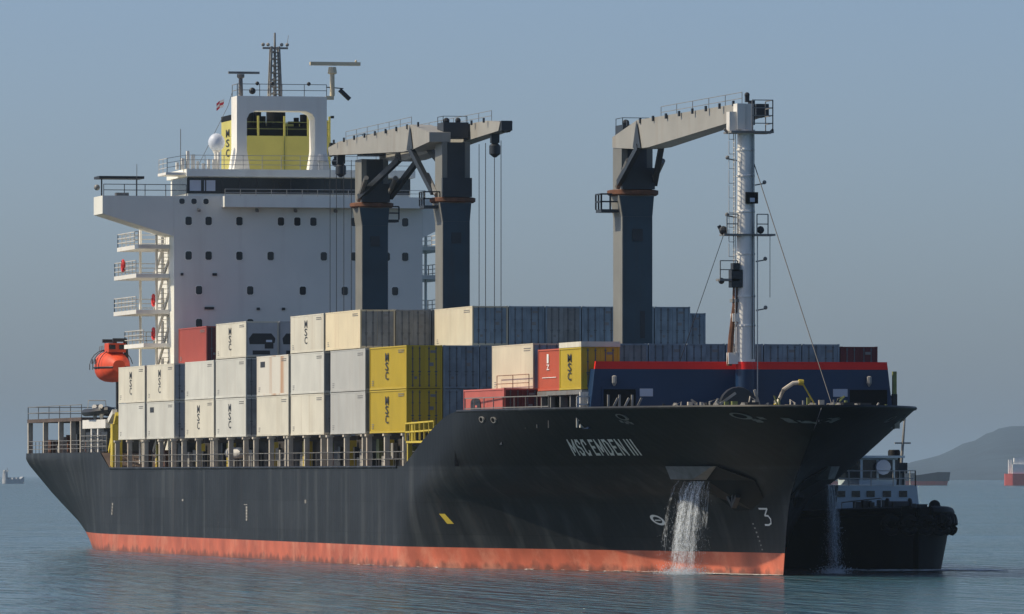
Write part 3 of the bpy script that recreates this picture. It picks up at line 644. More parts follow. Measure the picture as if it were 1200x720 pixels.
# ---------------------------------------------------------------- deck cranes
def crane(Xc, Yc, zbase, zplat, zjib, dirn, jib_y, jib_w, reach, hookX, wires, bsk):
    root = bpy.data.objects.new('deck_crane', None); COL.objects.link(root); root.parent = SHIP
    WORLD[root.name] = Vector((Xc, Yc, zbase)); root.location = WORLD[root.name]-wloc(SHIP)
    hw, hl = 1.02, 1.3
    b = MB(); b.box(Xc-hl, Xc+hl, Yc-hw, Yc+hw, zbase, zplat-1.6)
    b.prism([(Yc-hw, zplat-1.6), (Yc+hw, zplat-1.6), (Yc+hw+.12, zplat-.2), (Yc-hw-.22, zplat-.2)], 'x', Xc-hl, Xc+hl)
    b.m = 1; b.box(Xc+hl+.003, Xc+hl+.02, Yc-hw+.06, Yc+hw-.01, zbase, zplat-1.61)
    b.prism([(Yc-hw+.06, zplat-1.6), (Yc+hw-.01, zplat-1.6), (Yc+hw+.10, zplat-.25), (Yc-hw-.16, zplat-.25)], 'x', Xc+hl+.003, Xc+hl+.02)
    b.m = 2; b.box(Xc+hl+.021, Xc+hl+.09, Yc-.35, Yc+.35, zplat-3.2, zplat-2.4); b.box(Xc+hl+.021, Xc+hl+.07, Yc+.2, Yc+.5, zbase+6.2, zbase+8); b.m = 0
    for z in (zbase+2.2, zbase+5.1): b.box(Xc-hl-.02, Xc+hl+.02, Yc-hw-.02, Yc+hw+.02, z, z+.06)
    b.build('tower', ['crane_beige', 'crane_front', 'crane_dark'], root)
    b = MB(); b.lathe((Xc, Yc, zplat-.2), [(1.55, 0), (1.7, .1), (1.7, .35), (1.5, .4)], 20); b.build('slewing_ring', 'rust', root, True)
    # upper column: two side cheeks and a dark machine house between them
    b = MB()
    for s in (-1, 1): b.box(Xc-1.25, Xc+1.25, Yc+s*.85-.2, Yc+s*.85+.2, zplat+.2, zjib-.02)
    b.build('column', 'crane_beige', root)
    b = MB(); b.box(Xc-1.1, Xc+1.30, Yc-.64, Yc+.64, zplat+.21, zjib-.03); b.box(Xc+1.3, Xc+1.7, Yc-1.1, Yc+1.1, zplat+.2, zplat+1.6)
    b.box(Xc-1.2, Xc+1.0, Yc-.9, Yc+1.0, zjib+.3, zjib+1.45)
    b.build('machine_house', 'crane_dark', root)
    bx, bz, bw = bsk
    b = MB(); y0, y1 = (Yc-hw-1.25, Yc-hw-.05) if bw < 0 else (Yc+hw+.05, Yc+hw+1.0)
    b.box(Xc-1, Xc+.6, y0, y1, zplat-1.5+bz, zplat-1.3+bz); b.rail([(Xc-1, y0, zplat-1.3+bz), (Xc+.6, y0, zplat-1.3+bz), (Xc+.6, y1, zplat-1.3+bz)], 1.0, .05, 2, .6)
    b.build('platform', 'crane_dark', root)
    # jib: box girder tapered to the tip
    D = dirn
    prof = [(-1.2, 0), (-1.2, .7), (5.6, 1.55), (reach-4.5, 1.45), (reach, 1.15), (reach-.6, .55), (8.6, -.35), (5, -.32)]
    k = len(prof); b = MB(); P = []
    for sgn in (-1, 1):
        for (u, w) in prof:
            wy = jib_w/2*(1-.45*max(0, u)/reach); P.append((Xc+D*u, jib_y+sgn*wy, zjib+w))
    n = b.vs(P); b.face([n+i for i in range(k)]); b.face([n+k+i for i in range(k)])
    for i in range(k): b.face((n+i, n+(i+1) % k, n+k+(i+1) % k, n+k+i))
    JIB = b.build('jib', 'jib_beige', root)
    for q in range(9):   # short lugs along the girder's top edge
        u = 3+q*(reach-7)/8; b = Bx(Xc+D*u-.12, Xc+D*u+.12, jib_y-jib_w/2-.02, jib_y-jib_w/2+.1, zjib+1.28, zjib+1.62); b.build('lug', 'crane_dark', root)
    b = MB()
    b.prism([(Xc+D*4.7, zjib-.25), (Xc+D*6.9, zjib-.32), (Xc+D*5.75, zjib+1.5)], 'y', jib_y-jib_w/2-.03, jib_y-jib_w/2-.008)
    b.build('gusset', 'crane_dark', root)
    b = MB(); b.rail([(Xc+D*9, jib_y, zjib+1.52), (Xc+D*(reach-5), jib_y, zjib+1.46)], .75, .018, 2, 4.0); b.build('railing', 'grey_steel', root)
    b = MB()
    for q in (-.25, .25): b.lathe((Xc+D*(reach-.3), jib_y+q, zjib+.85), [(.42, -.08), (.42, .08)], 12, 'y')
    b.bar((Xc+D*(reach-1.6), jib_y, zjib+.8), (Xc+D*(reach+.2), jib_y, zjib+.9), .8, .7); b.build('sheave', 'crane_dark', root)
    # luffing legs
    for s in (-1, 1):
        b = MB(); b.bar((Xc+D*1.2, Yc+s*1.2, zplat+.6), (Xc+D*6.0, jib_y+s*(jib_w/2-.1), zjib-.2), .34, .42); b.build('luffing_leg', 'crane_dark', root)
        b = MB(); b.tube([(Xc+D*.4, Yc+s*1.1, zplat+.4), (Xc+D*3.6, Yc+s*1.15, zplat+2.0)], .2, 8); b.build('cylinder', 'grey_steel', root)
    b = MB(); b.rail([(Xc-1, Yc-.9, zjib+1.45), (Xc+.9, Yc-.9, zjib+1.45), (Xc+.9, Yc+.9, zjib+1.45)], .45, .02, 1, 1.0); b.ball((Xc-.3, Yc-.4, zjib+1.6), .25, 8, 6); b.ball((Xc+.5, Yc+.3, zjib+1.6), .22, 8, 6); b.build('top_gear', 'dark_steel', root)
    if wires:
        b = MB(); b.box(hookX-.25, hookX+.25, jib_y-.3, jib_y+.3, zjib-.2, zjib+.5); b.lathe((hookX, jib_y, zjib-.9), [(.1, -.35), (.42, -.1), (.42, .5), (.12, .8)], 12); b.build('hook_block', 'crane_dark', root, True)
        b = MB()
        for x, y in wires: b.tube([(x, y, zjib-.1), (x, y, 17.2)], .028, 5)
        b.build('hoist_wire', 'dark_steel', root)
crane(-130.1, 2.45, 8.9, 26.9, 30.45, 1, 4.15, 1.7, 40.5, -93.5, [(-98.2, 4.0), (-96.2, 4.05), (-93.4, 4.1), (-91.4, 4.15)], (0, .2, 1))
crane(-100.5, 2.50, 8.9, 26.3, 30.55, -1, 1.30, 1.6, 39.0, -136.5, [(-139.3, 1.0), (-137.0, 1.05), (-134.3, 1.1), (-131.6, 1.15)], (0, .9, -1))
crane(-38.5, 1.40, 8.9, 24.7, 27.72, 1, 1.15, 1.7, 35.5, 0, [], (0, .2, -1))

# ---------------------------------------------------------------- breakwater, foremast, forecastle gear
BX = -3.2
b = MB()
out = [(-9.8, 8.92), (-9.38, 12.6), (9.25, 12.6), (9.7, 8.92)]
b.prism(out, 'x', BX-.25, BX)
for s, yb, yt in ((-1, -9.8, -9.38), (1, 9.7, 9.25)):   # swept-back ends
    n = b.vs([(BX, yb, 8.92), (BX, yt, 12.6), (BX-2.6, yt+s*.3, 12.6), (BX-2.6, yb+s*.3, 8.92)]); b.face([n, n+1, n+2, n+3])
    n = b.vs([(BX-.3, yb-s*.15, 8.92), (BX-.3, yt-s*.15, 12.6), (BX-2.6, yt+s*.15, 12.6), (BX-2.6, yb+s*.15, 8.92)]); b.face([n, n+1, n+2, n+3])
BRK = b.build('breakwater', 'breakwater_blue', SHIP)
b = MB(); b.prism([(-9.38, 12.6), (-9.32, 13.07), (9.19, 13.07), (9.25, 12.6)], 'x', BX-.27, BX+.02); b.build('red_stripe', 'stripe_red', BRK)
for y0, y1 in ((-8.85, -6.8), (6.78, 9.2)):
    b = MB(); b.m = 0; b.box(BX+.004, BX+.03, y0, y1, 8.93, 11.35); b.m = 1
    b.box(BX+.005, BX+.08, y0-.09, y0, 8.93, 11.45); b.box(BX+.005, BX+.08, y1, y1+.09, 8.93, 11.45); b.box(BX+.005, BX+.08, y0, y1, 11.36, 11.45)
    b.build('doorway', ['black_paint', 'breakwater_blue'], BRK)
for y0, y1 in ((-6.55, -5.72), (5.74, 6.66)): Bx(BX+.01, BX+.06, y0, y1, 10.92, 11.40).build('sign', 'sign_white', BRK)
for y in (-8.2, 8.0): MB().lathe((BX+.2, y, 11.85), [(.05, -.3), (.16, -.1), (.16, .3), (.05, .35)], 8).build('deck_lamp', 'equip_grey', BRK)

MX, MY = -1.6, -.24
b = MB()
prof = [(.60, 8.92), (.60, 13.0), (.555, 19.0), (.51, 24.5), (.50, 27.0), (.60, 27.3)]
for (r0, z0), (r1, z1) in zip(prof, prof[1:]): b.lathe((MX, MY, 0), [(r0, z0), (r1, z1)], 20)
MAST = b.build('foremast', 'mast_white', SHIP, True)
for z in (15.2, 17.0, 19.6, 22.2, 24.4, 26.0): MB().lathe((MX, MY, 0), [(.57-.004*(z-13), z), (.64-.006*(z-13), z+.02), (.64-.006*(z-13), z+.12), (.57-.004*(z-13), z+.14)], 20).build('mast_collar', 'mast_white', MAST)
for z, y, sgn in ((16.2, .62, 1), (19.2, .6, 1), (23.9, .55, 1), (25.4, -.6, -1), (21.9, -.62, -1)):
    MB().bar((MX+.2, MY+y, z), (MX+.2, MY+y+sgn*.55, z+.1), .08).ball((MX+.2, MY+y+sgn*.6, z+.18), .13, 8, 6).build('lamp_bracket', 'grey_steel', MAST)
for y in (.28, .40): MB().tube([(MX+.62, MY+y, 13.2), (MX+.55, MY+y, 27.0)], .028, 5).build('cable', 'dark_steel', MAST)
b = MB(); b.lathe((MX, MY, 0), [(.612, 12.58), (.612, 13.04)], 20); b.build('red_band', 'stripe_red', MAST, True)
b = MB(); b.lathe((MX, MY, 0), [(.613, 8.93), (.613, 12.575)], 20); b.build('blue_band', 'breakwater_blue', MAST, True)
b = MB(); b.box(MX-1, MX+1, MY-1.15, MY+1.55, 27.08, 27.2); b.bar((MX, MY-1.1, 27.1), (MX, MY-1.35, 27.35), .14); b.bar((MX, MY+1.5, 27.1), (MX, MY+1.75, 27.35), .14)
b.box(MX-.6, MX+.6, MY-1.5, MY+1.75, 20.78, 20.9); b.box(MX-.5, MX+.5, MY-1.75, MY-.5, 18.0, 18.14); b.box(MX-.4, MX+.3, MY-.9, MY-.5, 16.7, 16.9)
b.build('platform', 'grey_steel', MAST)
b = MB(); b.rail([(MX+.9, MY+.2, 27.2), (MX+.9, MY+1.5, 27.2), (MX-.9, MY+1.5, 27.2)], 1.9, .028, 4, .9)
b.rail([(MX+.5, MY+.6, 20.9), (MX+.5, MY+1.3, 20.9)], 1.2, .03, 2, .6); b.rail([(MX+.5, MY-1.3, 20.9), (MX+.5, MY-.6, 20.9)], 1.2, .03, 2, .6); b.rail([(MX+.4, MY-1.7, 18.14), (MX+.4, MY-.6, 18.14)], 1.1, .03, 2, .6)
b.build('railing', 'grey_steel', MAST)
b = MB(); b.bar((MX, MY, 27.2), (MX, MY, 28.9), .8); b.box(MX-.5, MX+.5, MY-.65, MY-.15, 27.3, 28.9); b.box(MX-.45, MX+.35, MY-1.1, MY+.1, 27.2, 28.4); b.build('jib_rest', 'white_paint', MAST)
b = MB(); b.box(MX-.2, MX+.2, MY+.2, MY+.55, 27.6, 29.1); b.bar((MX, MY+.1, 29.0), (MX, MY+.1, 29.45), .24); b.ball((MX, MY+.1, 29.45), .17, 8, 6)
b.ball((MX+.2, MY-1.45, 21.1), .28, 8, 6); b.ball((MX+.2, MY+.9, 21.15), .24, 8, 6); b.bar((MX, MY-1.7, 21.4), (MX, MY-1.4, 20.9), .2); b.ball((MX+.3, MY-1.6, 18.0), .2, 8, 6)
b.box(MX-.3, MX+.5, MY-1.0, MY-.3, 17.6, 18.7); b.box(MX-.2, MX+.5, MY-.9, MY-.5, 18.6, 19.1)
b.build('mast_lamp', 'dark_steel', MAST)
b = MB(); b.box(MX+.5, MX+.72, MY-.14, MY+.62, 22.75, 23.45); b.m = 1; b.box(MX+.721, MX+.73, MY+.1, MY+.4, 22.85, 23.1); b.build('light_box', ['black_paint', 'sign_white'], MAST)
b = MB()
for q in (-.22, .22): b.bar((MX+.2+q, MY-.75, 13.5), (MX+.2+q, MY-.75, 27.1), .05)
for k in range(44): b.bar((MX-.02, MY-.75, 13.6+.3*k), (MX+.42, MY-.75, 13.6+.3*k), .035)
for k in range(9): b.bar((MX+.2, MY-.75, 19.5+.9*k), (MX+.2, MY-1.1, 19.5+.9*k), .04); b.bar((MX+.2, MY-1.1, 19.5+.9*k), (MX+.2, MY-1.1, 20.3+.9*k), .04)
b.bar((MX+.3, MY+.68, 9), (MX+.3, MY+.68, 20.8), .06); b.build('ladder', 'rail_white', MAST)
b = MB(); b.tube([(MX+.1, MY-1.05, 12.8), (MX+.1, MY-.95, 14.5), (MX+.1, MY-.7, 16.5), (MX+.1, MY-.65, 18.2)], .17, 7); b.build('derrick_boom', 'rust', MAST, True)
b = MB(); b.box(MX-.2, MX+.3, MY-1.15, MY-.55, 12.9, 13.6); b.box(MX-.2, MX+.3, MY-.9, MY-.5, 15.5, 16.0); b.build('boom_heel', 'white_paint', MAST)
b = MB(); b.tube([(MX, MY+.55, 25.2), (14.6, 1.0, 10.2)], .03, 5); b.tube([(MX, MY-1.4, 20.8), (-6.5, -3.2, 13.1)], .022, 5); b.tube([(MX+.2, MY+1.5, 20.8), (MX+.2, MY+1.5, 17)], .02, 5); b.build('stay_wire', 'dark_steel', MAST)

# forecastle gear behind the bulwark
def winch(x, y, s=1.0):
    b = MB(); b.m = 0; b.lathe((x, y, 9.75), [(.75*s, -.9), (.75*s, -.8), (.4*s, -.75), (.4*s, .75), (.75*s, .8), (.75*s, .9)], 14, 'y')
    b.box(x-.7, x+.7, y-1.15, y+1.15, 8.91, 9.4); b.m = 1; b.box(x-.4, x+.6, y+1.0, y+1.7, 9.4, 10.5*s if s <= 1 else 10.9)
    b.build('winch', ['grey_steel', 'dark_steel'], SHIP, False)
for x, y in ((1.5, -4.6), (4.5, -2.8), (4.5, 3.2), (1.0, 5.2)): winch(x, y)
FM = ['equip_grey', 'dark_steel', 'equip_green', 'post_cream']
for k in range(95):
    gn = MB()
    y = random.uniform(-6.5, 8.5); x = random.uniform(0.2, 3.5); h = random.uniform(.9, 1.75)*(.8 if abs(y) > 5 else 1); q = random.choice((0, 0, 1, 2, 3, 3))
    w = random.uniform(.06, .35); kind = random.random()
    if kind < .35: gn.box(x, x+w, y, y+w, 8.92, 9.1+h)
    elif kind < .7: gn.lathe((x, y, 8.92), [(w*.6+.05, 0), (w*.5+.04, h*.8), (w*.8+.06, h*.84), (w*.8+.06, h)], 10)
    else: gn.tube([(x, y, 8.92), (x, y, 9.0+h), (x+random.uniform(-.3, .3), y+random.uniform(-.5, .5), 9.2+h), (x+.2, y+random.uniform(-.7, .7), 8.9+h*.6)], .06, 6)
    gn.build('forecastle_fitting', FM[q], SHIP)
b = MB(); b.tube([(1, 1.0, 8.95), (1, 1.05, 10.4), (1, 1.5, 11.3), (1, 2.1, 11.7), (1, 2.65, 11.75)], .13, 8); b.build('gooseneck_vent', 'post_cream', SHIP, True)
b = MB(); b.tube([(1, 1.02, 9.8), (1, 1.05, 10.45)], .17, 8); b.tube([(1, 2.45, 11.76), (1, 2.75, 11.74)], .18, 8); b.tube([(1, 2.7, 11.7), (1, 3.6, 10.2)], .05, 6); b.build('vent_collar', 'yellow_paint', SHIP, True)
b = MB(); b.lathe((.6, -1.3, 10.3), [(1.15, -.3), (1.2, 0), (1.15, .3)], 20, 'x'); b.build('cable_reel', 'crane_dark', SHIP, True)
b = MB(); b.bar((.9, -3.6, 9.6), (.9, -1.5, 11.1), .15); b.bar((.9, -.3, 11.3), (.9, .2, 9.6), .16); b.ball((1.3, -1.4, 9.9), .35, 10, 8); b.build('reel_frame', 'equip_grey', SHIP)
for y in (-8.9, -8.2, -7.4): MB().bar((-1.6, y, 9.0), (-1.6, y, 11.0), .12).bar((-1.6, y, 9.6), (-1.6, y+.6, 10.8), .12).build('deck_strut', 'equip_grey', SHIP)
for y in (-10.0, -9.7): MB().bar((-4.0, y, 9.0), (-4.0, y, 11.2), .28).build('deck_post', 'rail_white', SHIP)
b = MB(); b.rail([(-3.6, -10.4, 9.0), (-3.6, -9.0, 9.0)], 1.9, .05, 4, .5); b.build('access_ladder', 'rail_white', SHIP)
b = MB(); b.bar((-3.5, 9.75, 9), (-3.5, 9.75, 11.1), .3); b.bar((-3.5, 9.3, 10.9), (-3.5, 9.9, 10.9), .2); b.m = 1; b.bar((-3.5, 9.75, 11.1), (-3.5, 9.75, 12.5), .24); b.build('bollard_lamp', ['dark_steel', 'equip_green'], SHIP)
b = MB(); b.rail([(-27, -12.4, 9.0), (-17, -12.1, 9.0), (-8, -11.2, 9.0)], 2.0, .03, 3, 2.2); b.build('bow_railing', 'grey_steel', SHIP)
b = MB(); b.rail([(-27, -10.3, 11.4), (-17.6, -10.3, 11.4)], 1.05, .022, 2, 4.6); b.build('stool_railing', 'rust', SHIP)

# ---------------------------------------------------------------- containers
Y0, PITCH, CW = -12.55, 2.51, 2.44
def row(r): return Y0+PITCH*r
CACHE = {}
def cmesh(key, fn):
    if key not in CACHE: CACHE[key] = fn()
    return CACHE[key]
ORG = Vector((0, 0, 0))
def body_mesh(L, H, paint, corr):
    mb = MB()
    e = .035
    if corr:
        n = int((L-.3)/.28); xs = []; 
        for k in range(n):
            x = .15+(L-.3)*k/n; w = (L-.3)/n
            xs += [(x, e), (x+w*.35, e), (x+w*.5, e+.036), (x+w*.85, e+.036)]
        xs.append((L-.15, e))
        for s in (0, 1):
            base = mb.vs([(x, (y if s == 0 else CW-y), z) for x, y in xs for z in (.16, H-.1)])
            for k in range(len(xs)-1): mb.face((base+2*k, base+2*k+2, base+2*k+3, base+2*k+1))
        mb.box(.1, L-.06, .09, CW-.09, .1, H-.08)
    else:
        mb.box(.02, L-.06, .012, CW-.012, .12, H-.03)
    return mb.mesh('body', [M[paint]], ORG)
def frame_mesh(L, H, paint, corr):
    mb = MB(); p = .11 if corr else .07
    for x in (0, L-p):
        for y in (0, CW-p): mb.box(x, x+p, y, y+p, 0, H)
    for y in (0, CW-p):
        mb.box(p, L-p, y, y+p, .02, .15); mb.box(p, L-p, y, y+p*.8, H-.1, H-.012)
    for x in (0, L-p): mb.box(x, x+p, p, CW-p, .02, .16); mb.box(x, x+p, p, CW-p, H-.12, H-.015)
    for x in (0, L-.18):
        for y in (-.006, CW-.15): 
            for z in (-.0, H-.1): mb.box(x-.006 if x == 0 else x, x+.18+(.006 if x else 0), y, y+.156, z, z+.1)
    return mb.mesh('frame', [M[paint]], ORG)
def door_mesh(L, H, paint, s):
    mb = MB(); y0, y1 = (.12, CW/2-.01) if s == 0 else (CW/2+.01, CW-.12)
    mb.box(L-.055, L-.025, y0, y1, .17, H-.13)
    for k in range(4): z = .3+k*(H-.6)/4; mb.box(L-.025, L-.008, y0+.08, y1-.08, z, z+(H-.6)/4-.12)
    mb.m = 1
    for q in (.28, .72):
        y = y0+(y1-y0)*q; mb.box(L-.008, L+.028, y-.028, y+.028, .1, H-.08); mb.box(L-.008, L+.035, y-.09, y+.09, H*.38, H*.38+.07)
        for z in (.2, .9, H-.95, H-.25): mb.box(L-.007, L+.03, y-.06, y+.06, z, z+.06)
    if s == 1:
        mb.m = 2; mb.box(L-.004, L+.004, y0+.35, y0+.62, H*.52, H*.60); mb.box(L-.004, L+.004, y0+.40, y0+.75, H*.82, H*.88)
    else: mb.m = 2; mb.box(L-.004, L+.004, y0+.42, y0+.60, H*.22, H*.28)
    return mb.mesh('door', [M[paint], M['rod'], M['id_grey']], ORG)
def reefer_mesh(L, H, paint):
    mb = MB(); mb.box(L-.055, L-.02, .1, CW-.1, .14, H-.1)
    mb.m = 1; mb.prism([(.28, H*.36), (.22, H*.52), (.5, H*.66), (1.9, H*.66), (2.2, H*.52), (2.15, H*.40), (1.5, H*.36)], 'x', L-.02, L-.012)
    mb.box(L-.02, L-.005, 1.4, 2.05, H*.24, H*.42); mb.m = 2; mb.box(L-.004, L+.002, 1.5, 1.95, H*.42, H*.48); mb.m = 1; mb.box(L-.02, L-.01, .5, 1.8, .2, .5)
    return mb.mesh('reefer_unit', [M[paint], M['fan_dark'], M['sign_white']], ORG)
def glyph_mesh(L, H, kind):
    mb = MB()
    if kind == 'msc':
        c = L*.47; w = 1.05; n = 3; top = H*.87; hh = H*.20
        for k, ch in enumerate('MSC'):
            letters(mb, ch, lambda u, v, k=k: (c-w/2+w*u, -.006, top-hh*(k+1)*1.08+hh*v), .014)
        return mb.mesh('lettering', [M['letter_black']], ORG)
    if kind == 'id':     # owner code and number block near the top right corner, panel lines lower down
        for k in range(2):
            x = L*.78
            while x < L*.93:
                w = random.choice((.10, .14, .2)); mb.box(x, x+w, -.004, .0115, H*(.885-.045*k), H*(.885-.045*k)+.06); x += w+.09
        for k in range(3): mb.box(L*.06, L*.06+random.uniform(.3, .7), -.004, .0115, H*(.20-.045*k), H*(.20-.045*k)+.05)
        return mb.mesh('number_plate', [M['id_grey']], ORG)
    if kind == 'mark':   # small square data plate
        mb.box(L*.12, L*.26, -.008, .011, H*.72, H*.86); return mb.mesh('data_plate', [M['letter_black']], ORG)
    if kind == 'orange':
        c = L*.46
        letters(mb, '1', lambda u, v: (c-.25+.5*u, -.006, H*.66+H*.22*v), .02)
        letters(mb, 'Z', lambda u, v: (c-.35+.8*u, -.006, H*.50+H*.13*v), .02)
        mb.box(L*.2, L*.85, -.006, .012, H*.31, H*.325)
        return mb.mesh('lettering', [M['letter_white']], ORG)
    if kind == 'badge':
        x0, x1 = L*.18, L*.42; cx = (x0+x1)/2; rx = (x1-x0)/2
        pts = [(cx+rx*math.copysign(abs(math.cos(a))**.5, math.cos(a)), H*.52+.62*math.copysign(abs(math.sin(a))**.5, math.sin(a))) for a in [2*math.pi*k/24 for k in range(24)]]
        mb.prism(pts, 'y', -.008, .03); mb.m = 1
        mb.box(cx-.25, cx+.5, -.012, -.009, H*.52+.05, H*.52+.18); mb.box(cx-.25, cx+.5, -.012, -.009, H*.52-.3, H*.52-.2)
        return mb.mesh('emblem', [M['letter_black'], M['c_pink']], ORG)
def link(me, parent, loc=(0, 0, 0)):
    o = bpy.data.objects.new(me.name.split('.')[0], me); COL.objects.link(o); o.parent = parent; o.location = loc; return o
def container(x, r, z, L, H, paint, endp, label, end='door', glyph=(), corr=None, group='containers stacked on the deck', dy=0):
    if corr is None: corr = not paint.startswith('c_white') and paint not in ('c_pale', 'c_cream', 'c_sand', 'c_rusty', 'c_grey')
    t = thing('container', (x, row(r)+dy, z), label, 'container', group)
    link(cmesh(('b', L, H, paint, corr), lambda: body_mesh(L, H, paint, corr)), t)
    link(cmesh(('f', L, H, paint, corr), lambda: frame_mesh(L, H, paint, corr)), t)
    if end == 'door':
        for s in (0, 1): link(cmesh(('d', L, H, endp, s), lambda: door_mesh(L, H, endp, s)), t)
    else: link(cmesh(('r', L, H, endp), lambda: reefer_mesh(L, H, endp)), t)
    if not paint.startswith('e_') and 'badge' not in glyph and L > 8: glyph = tuple(glyph)+('id',)
    for g in glyph: link(cmesh(('g', L, H, g), lambda: glyph_mesh(L, H, g)), t)
    return t
T1, T2, T3, HC, HS = 8.90, 11.82, 14.74, 2.90, 2.66
BAY = [-158.2, -145.0, -128.0, -114.95, -98.4, -85.3, -70.75, -57.0]
LEN = 12.2
P = [
 # starboard row, lower and upper tiers, from aft to fore: paint, end, glyphs, label
 (0, T1, 'c_pale', 'e_grey', (), 'plain pale container at the aft end of the lower side tier near the orange lifeboat'),
 (0, T2, 'c_white', 'e_grey', ('msc',), 'off-white lettered container at the aft end of the upper side tier, touching the orange lifeboat'),
 (1, T1, 'c_pale', 'e_grey', ('mark',), 'pale container with small corner mark, second from aft in the lower side tier'),
 (1, T2, 'c_white', 'e_grey', ('msc',), 'off-white lettered container just aft of and below the red container'),
 (2, T1, 'c_white', 'e_slate', ('msc',), 'off-white lettered container, third from aft in the lower side tier'),
 (2, T2, 'c_pale', 'e_slate', (), 'plain pale container whose top is in front of the foot of the red container'),
 (3, T1, 'c_pale', 'e_slate', ('msc',), 'pale lettered container at the bottom of the three-high stack beside the red container'),
 (3, T2, 'c_pale', 'e_slate', (), 'plain pale container in the middle of the three-high stack beside the red container'),
 (4, T1, 'c_white', 'e_slate', (), 'plain off-white container directly below the rust-streaked white container'),
 (4, T2, 'c_rusty', 'e_slate', ('mark',), 'white container with orange rust streaks and a dark square mark in its corner'),
 (5, T1, 'c_white', 'e_slate', (), 'plain white container at the bottom of the stack just right of the rust-streaked one'),
 (5, T2, 'c_pale', 'e_slate', (), 'plain pale container in the middle of the stack just right of the rust-streaked one'),
 (6, T1, 'c_grey', 'e_slate', (), 'light grey container beside the lower yellow one, on its left'),
 (6, T2, 'c_grey', 'e_slate', (), 'light grey container beside the upper yellow one, on its left'),
 (7, T1, 'c_yellow', 'c_yellow', ('msc',), 'lower of the two long yellow lettered containers stacked amidships'),
 (7, T2, 'c_yellow', 'c_yellow', ('msc',), 'upper of the two long yellow lettered containers stacked amidships'),
]
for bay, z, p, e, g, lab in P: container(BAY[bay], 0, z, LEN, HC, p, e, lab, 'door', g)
container(-144.9, 1, T3, LEN, HS+.2, 'c_red', 'c_darkred', 'red container standing alone on the aft stacks in front of the white bridge house')
container(BAY[3]+.1, 0, T3, LEN, HS, 'c_white', 'e_grey', 'off-white lettered container on the third tier, right beside the red container', 'reefer', ('msc',))
container(BAY[3]+.1, 1, T3, LEN, HS, 'e_grey', 'e_grey', 'grey refrigerated container showing its whole dark fan opening, right of the lettered white one', 'reefer', corr=False)
container(BAY[3]+.1, 2, T3, LEN, HS, 'e_grey', 'e_grey', 'grey refrigerated container half hidden behind a white one, only part of its fan opening showing', 'reefer', corr=False)
container(BAY[5]-.1, 0, T3, LEN, HS, 'c_white', 'e_slate', 'off-white lettered container on the third tier, left of the cream one', 'door', ('msc',))
container(-72.5, 0, T3, LEN, HS, 'c_cream', 'e_slate', 'warm cream container on the top tier in front of the aftmost crane')
container(-72.5, 1, T3, LEN, HS, 'e_slate', 'e_slate', 'slate grey container end with door rods, next to the cream one on the top tier')
container(-72.5, 2, T3, LEN, HS, 'e_slate', 'e_slate', 'slate grey container end, between the cream and the sand ones but second from the cream')
container(-72.5, 9, T3, LEN, HS-.15, 'e_blue', 'e_blue', 'lower blue grey container at the right end of the top tier beside the forward crane', dy=-.74)
container(-59.5, 2, T3, LEN, HS, 'c_sand', 'e_blue', 'sand coloured container on the top tier below the middle crane')
ORD = ['first', 'second', 'third', 'fourth', 'fifth', 'sixth', 'seventh', 'eighth', 'ninth']
for r in range(3, 8):
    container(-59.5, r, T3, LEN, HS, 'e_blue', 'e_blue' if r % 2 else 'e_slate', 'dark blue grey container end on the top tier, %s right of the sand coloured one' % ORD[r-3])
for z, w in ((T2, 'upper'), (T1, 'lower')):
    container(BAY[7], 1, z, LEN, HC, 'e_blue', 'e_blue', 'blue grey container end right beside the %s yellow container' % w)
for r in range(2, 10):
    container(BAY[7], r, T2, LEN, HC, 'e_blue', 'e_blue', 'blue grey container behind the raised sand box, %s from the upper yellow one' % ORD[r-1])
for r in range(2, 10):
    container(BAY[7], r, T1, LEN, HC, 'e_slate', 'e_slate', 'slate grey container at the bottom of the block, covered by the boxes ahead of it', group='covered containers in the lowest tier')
for bay, r in ((1, 1), (3, 1), (3, 2), (6, 1), (6, 2), (6, 9)):
    for z in (T1, T2): container(BAY[bay], r, z, LEN, HC, 'e_slate', 'e_slate', 'slate grey container carrying a top tier box from inside the stack', group='inner containers under the top tier')
# forward bays
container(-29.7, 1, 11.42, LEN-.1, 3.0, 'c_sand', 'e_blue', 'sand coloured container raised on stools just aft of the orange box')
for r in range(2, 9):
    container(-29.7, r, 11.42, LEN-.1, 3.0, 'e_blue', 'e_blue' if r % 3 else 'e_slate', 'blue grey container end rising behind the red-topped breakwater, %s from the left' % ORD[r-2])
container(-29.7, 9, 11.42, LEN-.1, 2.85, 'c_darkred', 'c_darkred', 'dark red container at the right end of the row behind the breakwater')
container(-29.1, 0, 9.05, LEN-.1, 2.52, 'c_pink', 'c_darkred', 'faded pink red container with a black badge, low behind the bow bulwark', 'door', ('badge',), dy=.5)
container(-16.15, 1, 11.35, 6.02, 2.62, 'c_orange', 'c_orange', 'short orange container with white markings beside the breakwater', 'door', ('orange',))
t = container(-10.1, 1, 11.35, 6.02, 2.62, 'c_yellow', 'c_yellow', 'short yellow lettered container with a white top edge beside the breakwater', 'door', ('msc',))
b = MB(); yy = row(1); b.box(-10.1, -4.0, yy-.02, yy+CW+.02, 13.975, 14.30); b.build('top_plate', 'c_white', t)
b = MB(); 
for x in (-28.6, -24.9, -21.2, -18.2): b.box(x-.3, x+.3, -12.0, -10.0, 8.0, 9.04)
b.build('container_pad', 'dark_steel', SHIP)

